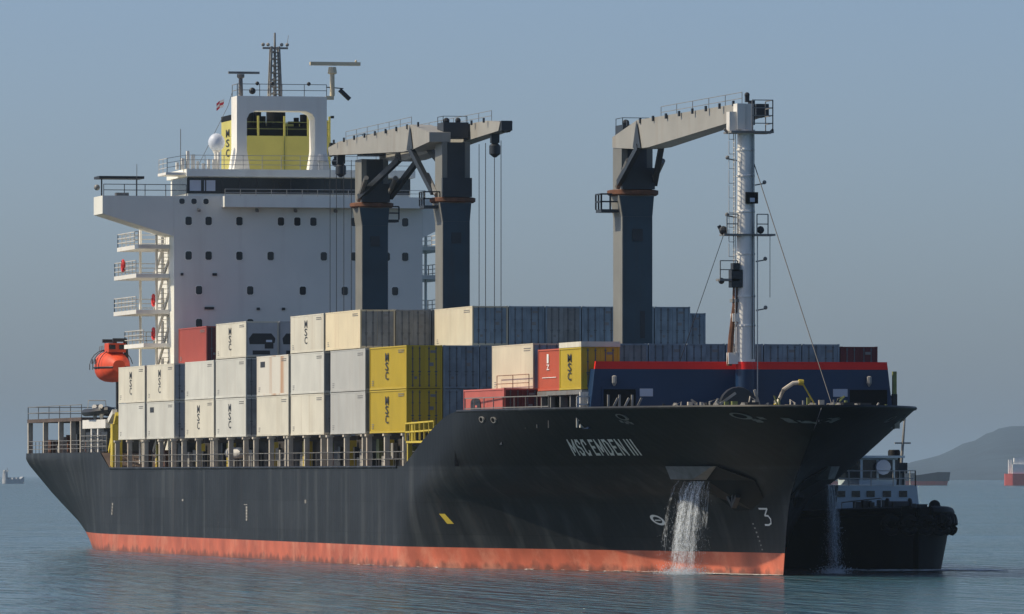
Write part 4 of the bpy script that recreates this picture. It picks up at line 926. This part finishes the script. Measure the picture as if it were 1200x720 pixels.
# ---------------------------------------------------------------- boats and small things on the ship
LB = thing('lifeboat', (-165.5, -11.9, 13.4), 'orange enclosed lifeboat hanging beside the white bridge house', 'lifeboat')
b = MB(); secs = []
for k in range(13):
    t = k/12; x = -168.4+6.7*t; f = max(0.06, math.sin(math.pi*min(max(t*.94+.03, 0), 1))**.42); secs.append((x, f))
n = 20; base = len(b.v)
for x, f in secs:
    for j in range(n):
        a = 2*math.pi*j/n; cy, cz = math.cos(a), math.sin(a)
        zz = (1.34 if cz > 0 else 1.25)*math.copysign(abs(cz)**.85, cz)*f; b.v.append((x, -11.9+1.35*math.copysign(abs(cy)**.8, cy)*f, 14.85+zz))
for i in range(len(secs)-1):
    for j in range(n): a, c = base+i*n+j, base+i*n+(j+1) % n; b.face((a, c, c+n, a+n))
b.face([base+j for j in range(n)]); b.face([base+(len(secs)-1)*n+j for j in range(n)])
b.build('boat_hull', 'boat_orange', LB, True)
b = MB(); b.tube([(x, -11.9+s*1.37*f, 14.8) for s in (-1,) for x, f in secs], .07, 6); b.tube([(x, -11.9+1.37*f, 14.8) for x, f in secs], .07, 6); b.build('fender_line', 'dark_steel', LB, True)
for x in (-167.8, -166.3, -164.8, -163.4): MB().tube([(x, -11.9+1.40*math.cos(a), 14.86+1.42*math.sin(a)) for a in [math.pi*(.95+.1*q) for q in range(-9, 2)]], .035, 5).build('strap', 'dark_steel', LB)
b = MB(); b.rail([(-168.2, -12.4, 16.2), (-165, -12.4, 16.25)], .35, .02, 1, .8); b.build('roof_rail', 'grey_steel', LB)
b = MB(); b.box(-164.6, -162.6, -12.6, -11.2, 16.0, 16.75); b.build('cockpit', 'boat_orange', LB)
b = MB()
for y in (-12.3, -11.5): b.box(-162.59, -162.55, y-.25, y+.25, 16.25, 16.6)
for x in (-167, -165.5): b.box(x-.25, x+.25, -13.26, -13.2, 15.1, 15.5)
b.build('window', 'glass_dark', LB)
for x in (-168.0, -163.0):
    b = MB(); b.bar((x, -10.9, 8), (x, -10.9, 13.4), .35); b.bar((x, -10.9, 13.2), (x, -11.2, 17.1), .3); b.bar((x, -11.1, 17.0), (x, -12.2, 17.0), .28); b.bar((x, -12.0, 16.2), (x, -12.0, 17.0), .06)
    b.build('lifeboat_davit', 'dark_steel', SHIP)
RB = thing('rescue_boat', (-169.6, -12.1, 11.0), 'small dark inflatable rescue boat cradled on the white davit near the stern', 'boat')
b = MB(); b.tube([(-172.4, -12.9, 11.2), (-169, -12.95, 11.2), (-167.4, -12.5, 11.3), (-166.9, -12.0, 11.4), (-167.4, -11.5, 11.3), (-169, -11.1, 11.2), (-172.4, -11.1, 11.2)], .3, 8); b.box(-172.3, -168, -12.9, -11.1, 10.95, 11.15); b.build('inflatable_tube', 'dark_steel', RB, True)
b = MB(); b.box(-171.5, -170.7, -12.3, -11.7, 11.1, 11.85); b.build('console', 'equip_grey', RB)
b = MB(); b.tube([(-171.9, -12.8, 11.2), (-171.9, -12.7, 12.2), (-171.9, -11.3, 12.2), (-171.9, -11.2, 11.2)], .05, 6); b.build('roll_bar', 'rail_white', RB)
for (px, y, z, w) in ((0, -12.95, 22.75, 'upper'), (0, -11.0, 19.95, 'middle'), (0, -11.0, 17.3, 'lowest')):
    x = -153.4 if y < -12 else -150.5
    tb = MB(); N = 16
    ring = [(x+.42*math.cos(2*math.pi*k/N), y-.06, z+.42*math.sin(2*math.pi*k/N)) for k in range(N+1)]
    tb.tube(ring, .11, 6, cap=False); o = tb.build('lifebuoy', 'buoy_red', None, True)
    tag(o, 'red lifebuoy hung on the %s stair landing of the bridge house' % w, 'lifebuoy', 'lifebuoys on the stair landings')
FL = thing('flag', (-149.6, -5.5, 35.0), 'small red and white flag flying left of the white radar mast', 'flag')
b = MB(); n = b.vs([(-149.6, -5.55-.085*i, 35.95-.05*i-.03*math.sin(i*1.2)-dz) for i in range(8) for dz in (0, .2, .4, .6)])
for i in range(7):
    for j in range(3): b.m = (i//4+j) % 2; b.face((n+i*4+j, n+i*4+4+j, n+i*4+5+j, n+i*4+1+j))
b.build('cloth', [mat('flag_white', (.7, .7, .7), .7, .05), mat('flag_red', (.5, .03, .05), .7, .05)], FL, True)
b = MB(); b.tube([(-149.6, -4.9, 36.4), (-149.6, -5.2, 35.4), (-149.4, -7.8, 30.3)], .02, 4); b.build('halyard', 'dark_steel', FL)

# ---------------------------------------------------------------- tug on the port bow
TUG = thing('tugboat', (-32, 16.2, 0), 'black tugboat with white wheelhouse lying against the far side of the bow', 'tugboat')
tx0, tx1, tyc, tb_ = -46.0, -19.6, 15.55, 4.0
def tug_half(x, z):
    t = (x-tx0)/(tx1-tx0+.15*max(0, z-1.5)); t = min(max(t, 0), 1)
    f = 1.0 if t < .55 else math.sqrt(max(0, 1-((t-.55)/.45)**2.6))
    a = .86+.14*min(1, t/.12)
    return (tb_-.55*max(0, (2.2-z))/2.2)*f*a
def tug_top(x): t = (x-tx0)/(tx1-tx0); return 3.55+.45*max(0, t-.2)**1.2/.8**1.2
b = MB(); xs = [tx0+(tx1-tx0)*(1-(1-k/28)**1.6) for k in range(29)]; rows_ = 8; G = {}
for s in (-1, 1):
    for i, x in enumerate(xs):
        for r in range(rows_):
            z = -1+(tug_top(x)+1)*r/(rows_-1); xx = x if i < 28 else tx1+.15*max(0, z-1.5)-.01
            G[s, i, r] = b.vs([(xx, tyc+s*max(tug_half(xx, z), .02), z)])
    for i in range(28):
        for r in range(rows_-1): b.face((G[s,i,r], G[s,i+1,r], G[s,i+1,r+1], G[s,i,r+1]))
for r in range(rows_-1): b.face((G[-1,0,r], G[1,0,r], G[1,0,r+1], G[-1,0,r+1]))
for i in range(28): b.face((G[-1,i,rows_-1]-0, G[-1,i+1,rows_-1], G[1,i+1,rows_-1], G[1,i,rows_-1]))
M['tug_black'] = mat('tug_black', (.006, .007, .009), .6, .3, spec=.15); M['tug_white'] = mat('tug_white', (.60, .72, .78), .5, .12)
b.build('hull', 'tug_black', TUG, True)
b = MB()
b.tube([(x, tyc-max(tug_half(x, 3), .02)-.05, tug_top(x)-.25) for x in xs], .30, 8); b.tube([(x, tyc+max(tug_half(x, 3), .02)+.05, tug_top(x)-.25) for x in xs], .36, 8)
b.build('fender', 'black_paint', TUG, True)
for k in range(9):   # tyres hung over the bow quarters
    x = tx1-.4-k*.75 if k < 5 else tx1-4.5-(k-5)*3.2; z = tug_top(x)-1.0; y = tyc+tug_half(x, 2.6)+.28
    b = MB(); ring = [(x+.5*math.cos(2*math.pi*j/12), y, z+.5*math.sin(2*math.pi*j/12)) for j in range(13)]; b.tube(ring, .24, 7, cap=False); b.build('tyre_fender', 'black_paint', TUG, True)
for y in (tyc-1.6, tyc-.5, tyc+.6, tyc+1.7):
    b = MB(); x = tx1-.1-.12*(y-tyc)**2; ring = [(x+.3, y+.48*math.cos(2*math.pi*j/12), 2.9+.48*math.sin(2*math.pi*j/12)) for j in range(13)]; b.tube(ring, .26, 7, cap=False); b.build('tyre_fender', 'black_paint', TUG, True)
b = MB(); b.prism([(tyc-2.4, 2.9), (tyc+3.5, 2.9), (tyc+3.2, 5.42), (tyc-2.1, 5.42)], 'x', -42, -31); H2 = b.build('deckhouse', 'tug_white', TUG)
for y in (-2.2, -1.2, -.2, .9, 2.0): Bx(-30.99, -30.95, tyc+y, tyc+y+.55, 4.65, 5.05).build('window', 'glass_dark', H2)
b = MB(); b.prism([(tyc+.0, 5.43), (tyc+2.5, 5.43), (tyc+2.6, 7.2), (tyc-.1, 7.2)], 'x', -39, -33.5); W2 = b.build('wheelhouse', 'tug_white', TUG)
b = MB(); b.prism([(tyc-.06, 5.8), (tyc+2.56, 5.8), (tyc+2.64, 7.08), (tyc-.14, 7.08)], 'x', -38.8, -33.44); b.build('window', 'glass_dark', W2)
b = MB(); b.box(-39.6, -33.0, tyc-.45, tyc+2.95, 7.21, 7.36); b.build('roof', 'tug_white', W2)
b = MB()
for y in (.0, 1.1, 2.2): b.box(-33.43, -33.38, tyc+.1+y-.08, tyc+.1+y+.08, 5.8, 7.1)
b.build('mullion', 'tug_white', W2)
b = MB(); b.lathe((-33.2, tyc+1.5, 6.6), [(.1, -.3), (.5, -.1), (.5, .2)], 12, 'x'); b.build('searchlight', 'sign_white', TUG, True)
b = MB(); b.tube([(-36.5, tyc+3.55, 5.4), (-36.5, tyc+3.95, 10.6)], .13, 7, .06); b.bar((-36.5, tyc+3.2, 8.2), (-36.5, tyc+4.3, 8.2), .1); b.build('mast', 'equip_grey', TUG)
b = MB(); b.box(-36.8, -36.2, tyc+3.2, tyc+4.0, 6.2, 6.9); b.box(-37, -36.5, tyc+3.1, tyc+3.9, 5.4, 6.2); b.build('funnel_stack', 'dark_steel', TUG)
b = MB(); b.lathe((-37, tyc+3.3, 5.36), [(.42, 0), (.42, 2.3), (.35, 2.4)], 12); b.build('exhaust_stack', 'tug_black', TUG, True)
b = MB(); b.rail([(-30.6, tyc-3.0, 5.36), (-30.6, tyc+3.0, 5.36), (-41, tyc+3.0, 5.36)], 1.0, .03, 2, 1.2); b.rail([(-26, tyc-3.2, 3.3), (-22.5, tyc-1.5, 3.6)], 1, .03, 2, 1); b.build('railing', 'rail_white', TUG)
for k in range(12):
    y = tyc+random.uniform(-3.2, 3.3); x = random.uniform(-30, -23.5); w = random.uniform(.2, .6); Bx(x, x+w, y, y+w, 3.3, 4.0+random.uniform(.1, .45)).build('deck_fitting', 'dark_steel', TUG)
b = MB(); b.lathe((-24.5, tyc+.2, 4.1), [(.5, -.8), (.5, -.7), (.3, -.65), (.3, .65), (.5, .7), (.5, .8)], 12, 'y'); b.build('deck_winch', 'dark_steel', TUG); b = MB(); b.ball((-23.0, tyc+2.2, 4.1), .38, 10, 8); b.build('bow_fender', 'black_paint', TUG, True)

# ---------------------------------------------------------------- far ships
def far_ship(name, c, ang, L, B, hull_h, red_h, label, cols, mastn, house_h):
    ca, sa = math.cos(ang), math.sin(ang)
    def W(u, v, z): return (c[0]+u*ca-v*sa, c[1]+u*sa+v*ca, z)
    T = thing(name, (c[0], c[1], 0), label, 'ship')
    b = MB(); st_ = [(-.5, .6), (-.46, .95), (-.3, 1), (.25, 1), (.4, .75), (.47, .35), (.5, .03)]; G = {}
    lv = [(-1, .9), (red_h, .97), (red_h+.01, .97), (hull_h, 1)]
    for s in (-1, 1):
        for i, (u, f) in enumerate(st_):
            for r, (z, q) in enumerate(lv):
                zz = z+(2.0 if r == 3 and u > .3 else 0); G[s,i,r] = b.vs([W(u*L*(1+.02*r*(u > .3)), s*B/2*f*q, zz)])
        for i in range(len(st_)-1):
            for r in range(3): b.m = 1 if r == 0 else 0; b.face((G[s,i,r], G[s,i+1,r], G[s,i+1,r+1], G[s,i,r+1]))
    for r in range(3): b.m = 1 if r == 0 else 0; b.face((G[-1,0,r], G[1,0,r], G[1,0,r+1], G[-1,0,r+1]))
    b.m = 0
    for i in range(len(st_)-1): b.face((G[-1,i,3], G[-1,i+1,3], G[1,i+1,3], G[1,i,3]))
    b.build('hull', cols[:2], T)
    def lb(u0, u1, v0, v1, z0, z1):
        q = MB(); p = [W(u0,v0,0), W(u1,v0,0), W(u1,v1,0), W(u0,v1,0)]; q.prism([(a[0], a[1]) for a in p], 'z', z0, z1); return q
    h = lb(-.46*L, -.36*L, -B*.42, B*.42, hull_h, hull_h+house_h*.6).build('superstructure', cols[2], T)
    lb(-.45*L, -.38*L, -B*.3, B*.3, hull_h+house_h*.6+.05, hull_h+house_h).build('bridge', cols[2], h)
    lb(-.48*L, -.462*L, -B*.15, B*.15, hull_h, hull_h+house_h*.9).build('funnel', cols[2], T)
    for k in range(mastn):
        u = -.3*L+.6*L*k/max(1, mastn-1); q = MB(); q.tube([W(u, 0, hull_h), W(u, 0, hull_h+house_h*1.25)], .5, 6, .25); q.bar(W(u, -3, hull_h+house_h*.9), W(u, 3, hull_h+house_h*.9), .5); q.build('mast', cols[2], T)
    for u in (-.2, 0, .18): lb((u-.06)*L, (u+.06)*L, -B*.3, B*.3, hull_h, hull_h+1.4).build('hatch', cols[0], T)
M['far_red'] = mat('far_red', (.55, .08, .06), .6, .1); M['far_dark'] = mat('far_dark', (.05, .05, .055), .6, .1); M['far_grey'] = mat('far_grey', (.40, .42, .44), .7, .1); M['far_white'] = mat('far_white', (.75, .75, .73), .6, .1)
aR = math.atan2(math.cos(R(12.5)), math.sin(R(12.5)))   # image right in the world
def at(lat, dist): s_, c_ = math.sin(R(12.5)), math.cos(R(12.5)); return (476.7+s_*lat-c_*dist, -120.98+c_*lat+s_*dist)
far_ship('cargo_ship', at(301+55, 4900), aR, 110, 16, 7.2, 6.9, 'distant red hulled cargo ship with white superstructure at the right edge', ['far_red', 'far_red', 'far_white'], 3, 9.5)
far_ship('cargo_ship', at(271-38, 5000), aR, 76, 12, 6.2, 2.6, 'distant dark cargo ship with a faint red bottom anchored before the hill', ['far_dark', 'far_red', 'far_dark'], 0, 3.0)
far_ship('cargo_ship', at(-373, 6000), aR+.5, 17, 6, 3.2, .6, 'hazy pale little ship far off by the left edge of the horizon', ['far_grey', 'far_grey', 'far_grey'], 1, 7.0)

# ---------------------------------------------------------------- sea, hill
seam = bpy.data.materials.new('sea_water'); seam.use_nodes = True
nt = seam.node_tree; pb_ = nt.nodes['Principled BSDF']
pb_.inputs['Base Color'].default_value = (.028, .090, .106, 1); pb_.inputs['Roughness'].default_value = .12; pb_.inputs['IOR'].default_value = 1.33
tc = nt.nodes.new('ShaderNodeTexCoord')
def nz(scale, sx, sy, det, rot=0.0):
    mp = nt.nodes.new('ShaderNodeMapping'); mp.inputs['Scale'].default_value = (sx, sy, 1); mp.inputs['Rotation'].default_value = (0, 0, rot)
    nt.links.new(tc.outputs['Object'], mp.inputs['Vector'])
    n = nt.nodes.new('ShaderNodeTexNoise'); n.inputs['Scale'].default_value = scale; n.inputs['Detail'].default_value = det; n.inputs['Roughness'].default_value = .55
    nt.links.new(mp.outputs[0], n.inputs['Vector']); return n.outputs['Fac']
def mth(op, a, b):
    n = nt.nodes.new('ShaderNodeMath'); n.operation = op
    for i, v in enumerate((a, b)):
        if isinstance(v, (int, float)): n.inputs[i].default_value = v
        else: nt.links.new(v, n.inputs[i])
    return n.outputs[0]
w1 = nz(.22, 1, 1.3, 4, R(-12)); w2 = nz(.9, 1, .9, 3, R(20)); w3 = nz(.045, 1, 1.6, 2, R(-12)); w4 = nz(.1, 1, 1.8, 3, R(-25)); w6 = nz(.5, .4, 1.0, 3, R(-6))
calm = nz(.012, 1, .3, 4, R(-10)); gust = nz(1.0, .075, .95, 3, R(3)); gust2 = nz(.30, .10, .9, 3, R(-3))
def rng(v, a, b, c, d):
    n = nt.nodes.new('ShaderNodeMapRange'); nt.links.new(v, n.inputs[0])
    for i, q in enumerate((a, b, c, d)): n.inputs[i+1].default_value = q
    return n.outputs[0]
chop = mth('MULTIPLY', rng(calm, .36, .60, .30, 1.7), mth('MULTIPLY', rng(gust, .34, .66, .25, 1.75), rng(gust2, .34, .66, .45, 1.45)))
hsum = mth('ADD', mth('MULTIPLY', w1, 1.1), mth('ADD', mth('MULTIPLY', w2, .22), mth('ADD', mth('MULTIPLY', w6, .35), mth('ADD', mth('MULTIPLY', w3, 1.6), mth('MULTIPLY', w4, 1.2)))))
hsum = mth('MULTIPLY', hsum, chop)
bp = nt.nodes.new('ShaderNodeBump'); bp.inputs['Strength'].default_value = 1.0; bp.inputs['Distance'].default_value = 1.0
nt.links.new(hsum, bp.inputs['Height']); nt.links.new(bp.outputs[0], pb_.inputs['Normal'])
b = MB(); b.poly([(-60000, -20000, 0), (2500, -20000, 0), (2500, 20000, 0), (-60000, 20000, 0)])
sea = b.build('sea_water', [seam]); sea['kind'] = 'structure'

hm = MB(); s_, c_ = math.sin(R(12.5)), math.cos(R(12.5))
N1, N2 = 90, 14
def hill_h(l):   # skyline height along the lateral direction
    t = [(230, 0), (300, 9), (322, 13.5), (345, 18), (362, 26), (367, 29), (376, 31), (387, 38.5), (400, 42.5), (416, 43.5), (480, 52), (560, 70), (680, 78), (820, 60), (980, 30), (1100, 0)]
    return interp(t, l)
random.seed(3)
rough = [[random.uniform(-1, 1) for _ in range(N2+1)] for _ in range(N1+1)]
base = None
for i in range(N1+1):
    l = 230+(1100-230)*i/N1
    for j in range(N2+1):
        q = j/N2; dist = 11000+q*4500
        env = math.sin(math.pi*min(max(q, 0), 1))**.7
        z = hill_h(l)*env*(dist/6500)+rough[i][j]*2.2*env+(hill_h(l)-hill_h(l-12) if False else 0)
        p = (476.7+s_*l*dist/6500-c_*dist, -120.98+c_*l*dist/6500+s_*dist, max(z, 0)-.4)
        n = hm.vs([p]); base = n if base is None else base
for i in range(N1):
    for j in range(N2): a = base+i*(N2+1)+j; hm.face((a, a+1, a+N2+2, a+N2+1))
M['hill_green'] = mat('hill_green', (.028, .050, .070), .9, .5, .015)
hill = hm.build('hill', 'hill_green', None, True); hill['kind'] = 'structure'

# ---------------------------------------------------------------- falling wash water and foam
def wash(name, alpha_hi, sheet):
    wm = bpy.data.materials.new(name); wm.use_nodes = True; nt = wm.node_tree
    pw = nt.nodes['Principled BSDF']; pw.inputs['Base Color'].default_value = (.80, .86, .92, 1); pw.inputs['Roughness'].default_value = .5; pw.inputs['Alpha'].default_value = alpha_hi
    if sheet:
        tc = nt.nodes.new('ShaderNodeTexCoord'); mp = nt.nodes.new('ShaderNodeMapping'); mp.inputs['Scale'].default_value = (1, 1, .4); nt.links.new(tc.outputs['Object'], mp.inputs['Vector'])
        n = nt.nodes.new('ShaderNodeTexNoise'); n.inputs['Scale'].default_value = 9.0; n.inputs['Detail'].default_value = 7; n.inputs['Roughness'].default_value = .75; nt.links.new(mp.outputs[0], n.inputs['Vector'])
        r = nt.nodes.new('ShaderNodeMapRange'); r.inputs[1].default_value = .46; r.inputs[2].default_value = .70; r.inputs[3].default_value = 0; r.inputs[4].default_value = alpha_hi; nt.links.new(n.outputs['Fac'], r.inputs[0]); nt.links.new(r.outputs[0], pw.inputs['Alpha'])
    return wm
wm = wash('wash_spray', .30, False); ws = wash('wash_sheet', .42, True)
def cascade(s, xs, z0, label, n, seed, push=0.0, thr=1.0):
    random.seed(seed); b = MB(); b.m = 0
    jets = [(random.random(), random.uniform(-.25, .25)) for _ in range(5)]+[(.45, -.1), (.6, .1), (.5, 0)]
    def pos(t, lean, z, out): f = math.sqrt(max(0, (z0-z)/z0)); X = xs[0]+(xs[1]-xs[0])*t+lean*1.6*f; return X, s*(half(xs[0]+(xs[1]-xs[0])*t, z0)+.2+push+out*.5+(.35+out)*1.1*f*thr)
    b.m = 1
    for k in range(46):   # sheets
        t0, lean = random.choice(jets); t = random.gauss(t0, .07); out = random.uniform(.1, .8); w0 = random.uniform(.08, .22); w1 = random.uniform(.3, .85); ph = random.uniform(0, 6)
        za = z0-random.choice((0, 0, random.uniform(0, 2.0))); zb = max(0, za-random.uniform(2.5, 6)); prev = None
        for q in range(13):
            u = q/12; z = za+(zb-za)*u; X, Y = pos(t, lean, z, out); w = (w0+(w1-w0)*u)*(1+.3*math.sin(ph+q))*(1 if q < 12 else .3); X += .05*math.sin(ph+q*.9)
            cur = b.vs([(X-w, Y+s*.05*math.sin(ph+q*1.3), z), (X+w*.1, Y+s*.09, z), (X+w, Y, z)])
            if prev is not None:
                b.face((prev, prev+1, cur+1, cur)); b.face((prev+1, prev+2, cur+2, cur+1))
            prev = cur
    b.m = 0
    for k in range(n):    # fine strands
        t0, lean = random.choice(jets); t = random.gauss(t0, .10); out = random.uniform(.1, .8); r = random.uniform(.005, .014); za = z0-random.random()**2*4.0; zb = max(0, za-random.uniform(.6, 2.8)); ph = random.uniform(0, 6); pts = []
        for q in range(6):
            z = za+(zb-za)*q/5; X, Y = pos(t, lean+random.gauss(0, .02), z, out); pts.append((X+.03*math.sin(ph+q), Y, z))
        b.tube(pts, r*.6, 4, r*1.3)
    for k in range(n*190): # spray, denser and wider toward the water
        t0, lean = random.choice(jets); z = z0*random.random()**1.4+.01; f = (z0-z)/z0; X, Y = pos(random.gauss(t0, .10+.10*f), lean, z, random.uniform(0, .9)); b.ball((X+random.gauss(0, .06+.22*f), Y+random.gauss(0, .1+.15*f), z), random.uniform(.004, .012), 4, 3, 1, 1, random.uniform(1, 4))
    for k in range(n*60):  # splash at the foot
        t0, lean = random.choice(jets); X, Y = pos(t0, lean, 0, random.uniform(0, .9)); b.ball((X+random.gauss(0, .8), Y+random.gauss(0, .4), abs(random.gauss(0, .20))), random.uniform(.010, .042), 5, 4)
    o = b.build('falling_water', [wm, ws], None, True); tag(o, label, 'falling water', None, 'stuff')
cascade(-1, (-.7, 1.7), 5.7, 'white curtain of water pouring from the anchor pocket on the lit side of the bow', 22, 5)
cascade(1, (-4.0, -1.2), 5.5, 'blue shaded stream of water pouring down the dark far side of the bow', 12, 9, .55, .3)
fm = mat('foam_white', (.75, .78, .76), .6, .1); b = MB(); random.seed(11)
def blob(x, y, rx, ry):
    k = 12; b.poly([(x+rx*math.cos(2*math.pi*i/k)*random.uniform(.6, 1.2), y+ry*math.sin(2*math.pi*i/k)*random.uniform(.6, 1.2), .03+random.uniform(0, .02)) for i in range(k)])
for k in range(70): 
    x = random.uniform(-16, 6.5); blob(x, -half(x, 0)-abs(random.gauss(.2, .6)), random.uniform(.2, 1.3), random.uniform(.05, .3))
for k in range(130): x = random.gauss(1.2, 2.2); blob(x, -half(x, 0)-abs(random.gauss(.7, .9)), random.uniform(.2, .9), random.uniform(.1, .6))
for k in range(20): x = random.uniform(-60, -16); blob(x, -half(x, 0)-abs(random.gauss(.2, .3)), random.uniform(.3, 1.2), random.uniform(.04, .12))
for k in range(110): blob(random.uniform(-20.5, -13), random.uniform(10.5, 20), random.uniform(.4, 1.8), random.uniform(.15, .7))
o = b.build('foam', [fm]); tag(o, 'thin white foam along the waterline of the bow and tug', 'foam', None, 'stuff')

# ---------------------------------------------------------------- haze over the water
hzm = bpy.data.materials.new('haze'); hzm.use_nodes = True
nt = hzm.node_tree; nt.nodes.remove(nt.nodes['Principled BSDF'])
pv = nt.nodes.new('ShaderNodeVolumePrincipled'); pv.inputs['Density'].default_value = 5.0e-5; pv.inputs['Color'].default_value = (.48, .63, .77, 1); pv.inputs['Anisotropy'].default_value = 0.2
nt.links.new(pv.outputs[0], nt.nodes['Material Output'].inputs['Volume'])
b = MB(); b.box(-60500, 3000, -20500, 20500, -3.5, 185); o = b.build('haze', [hzm]); o['kind'] = 'stuff'
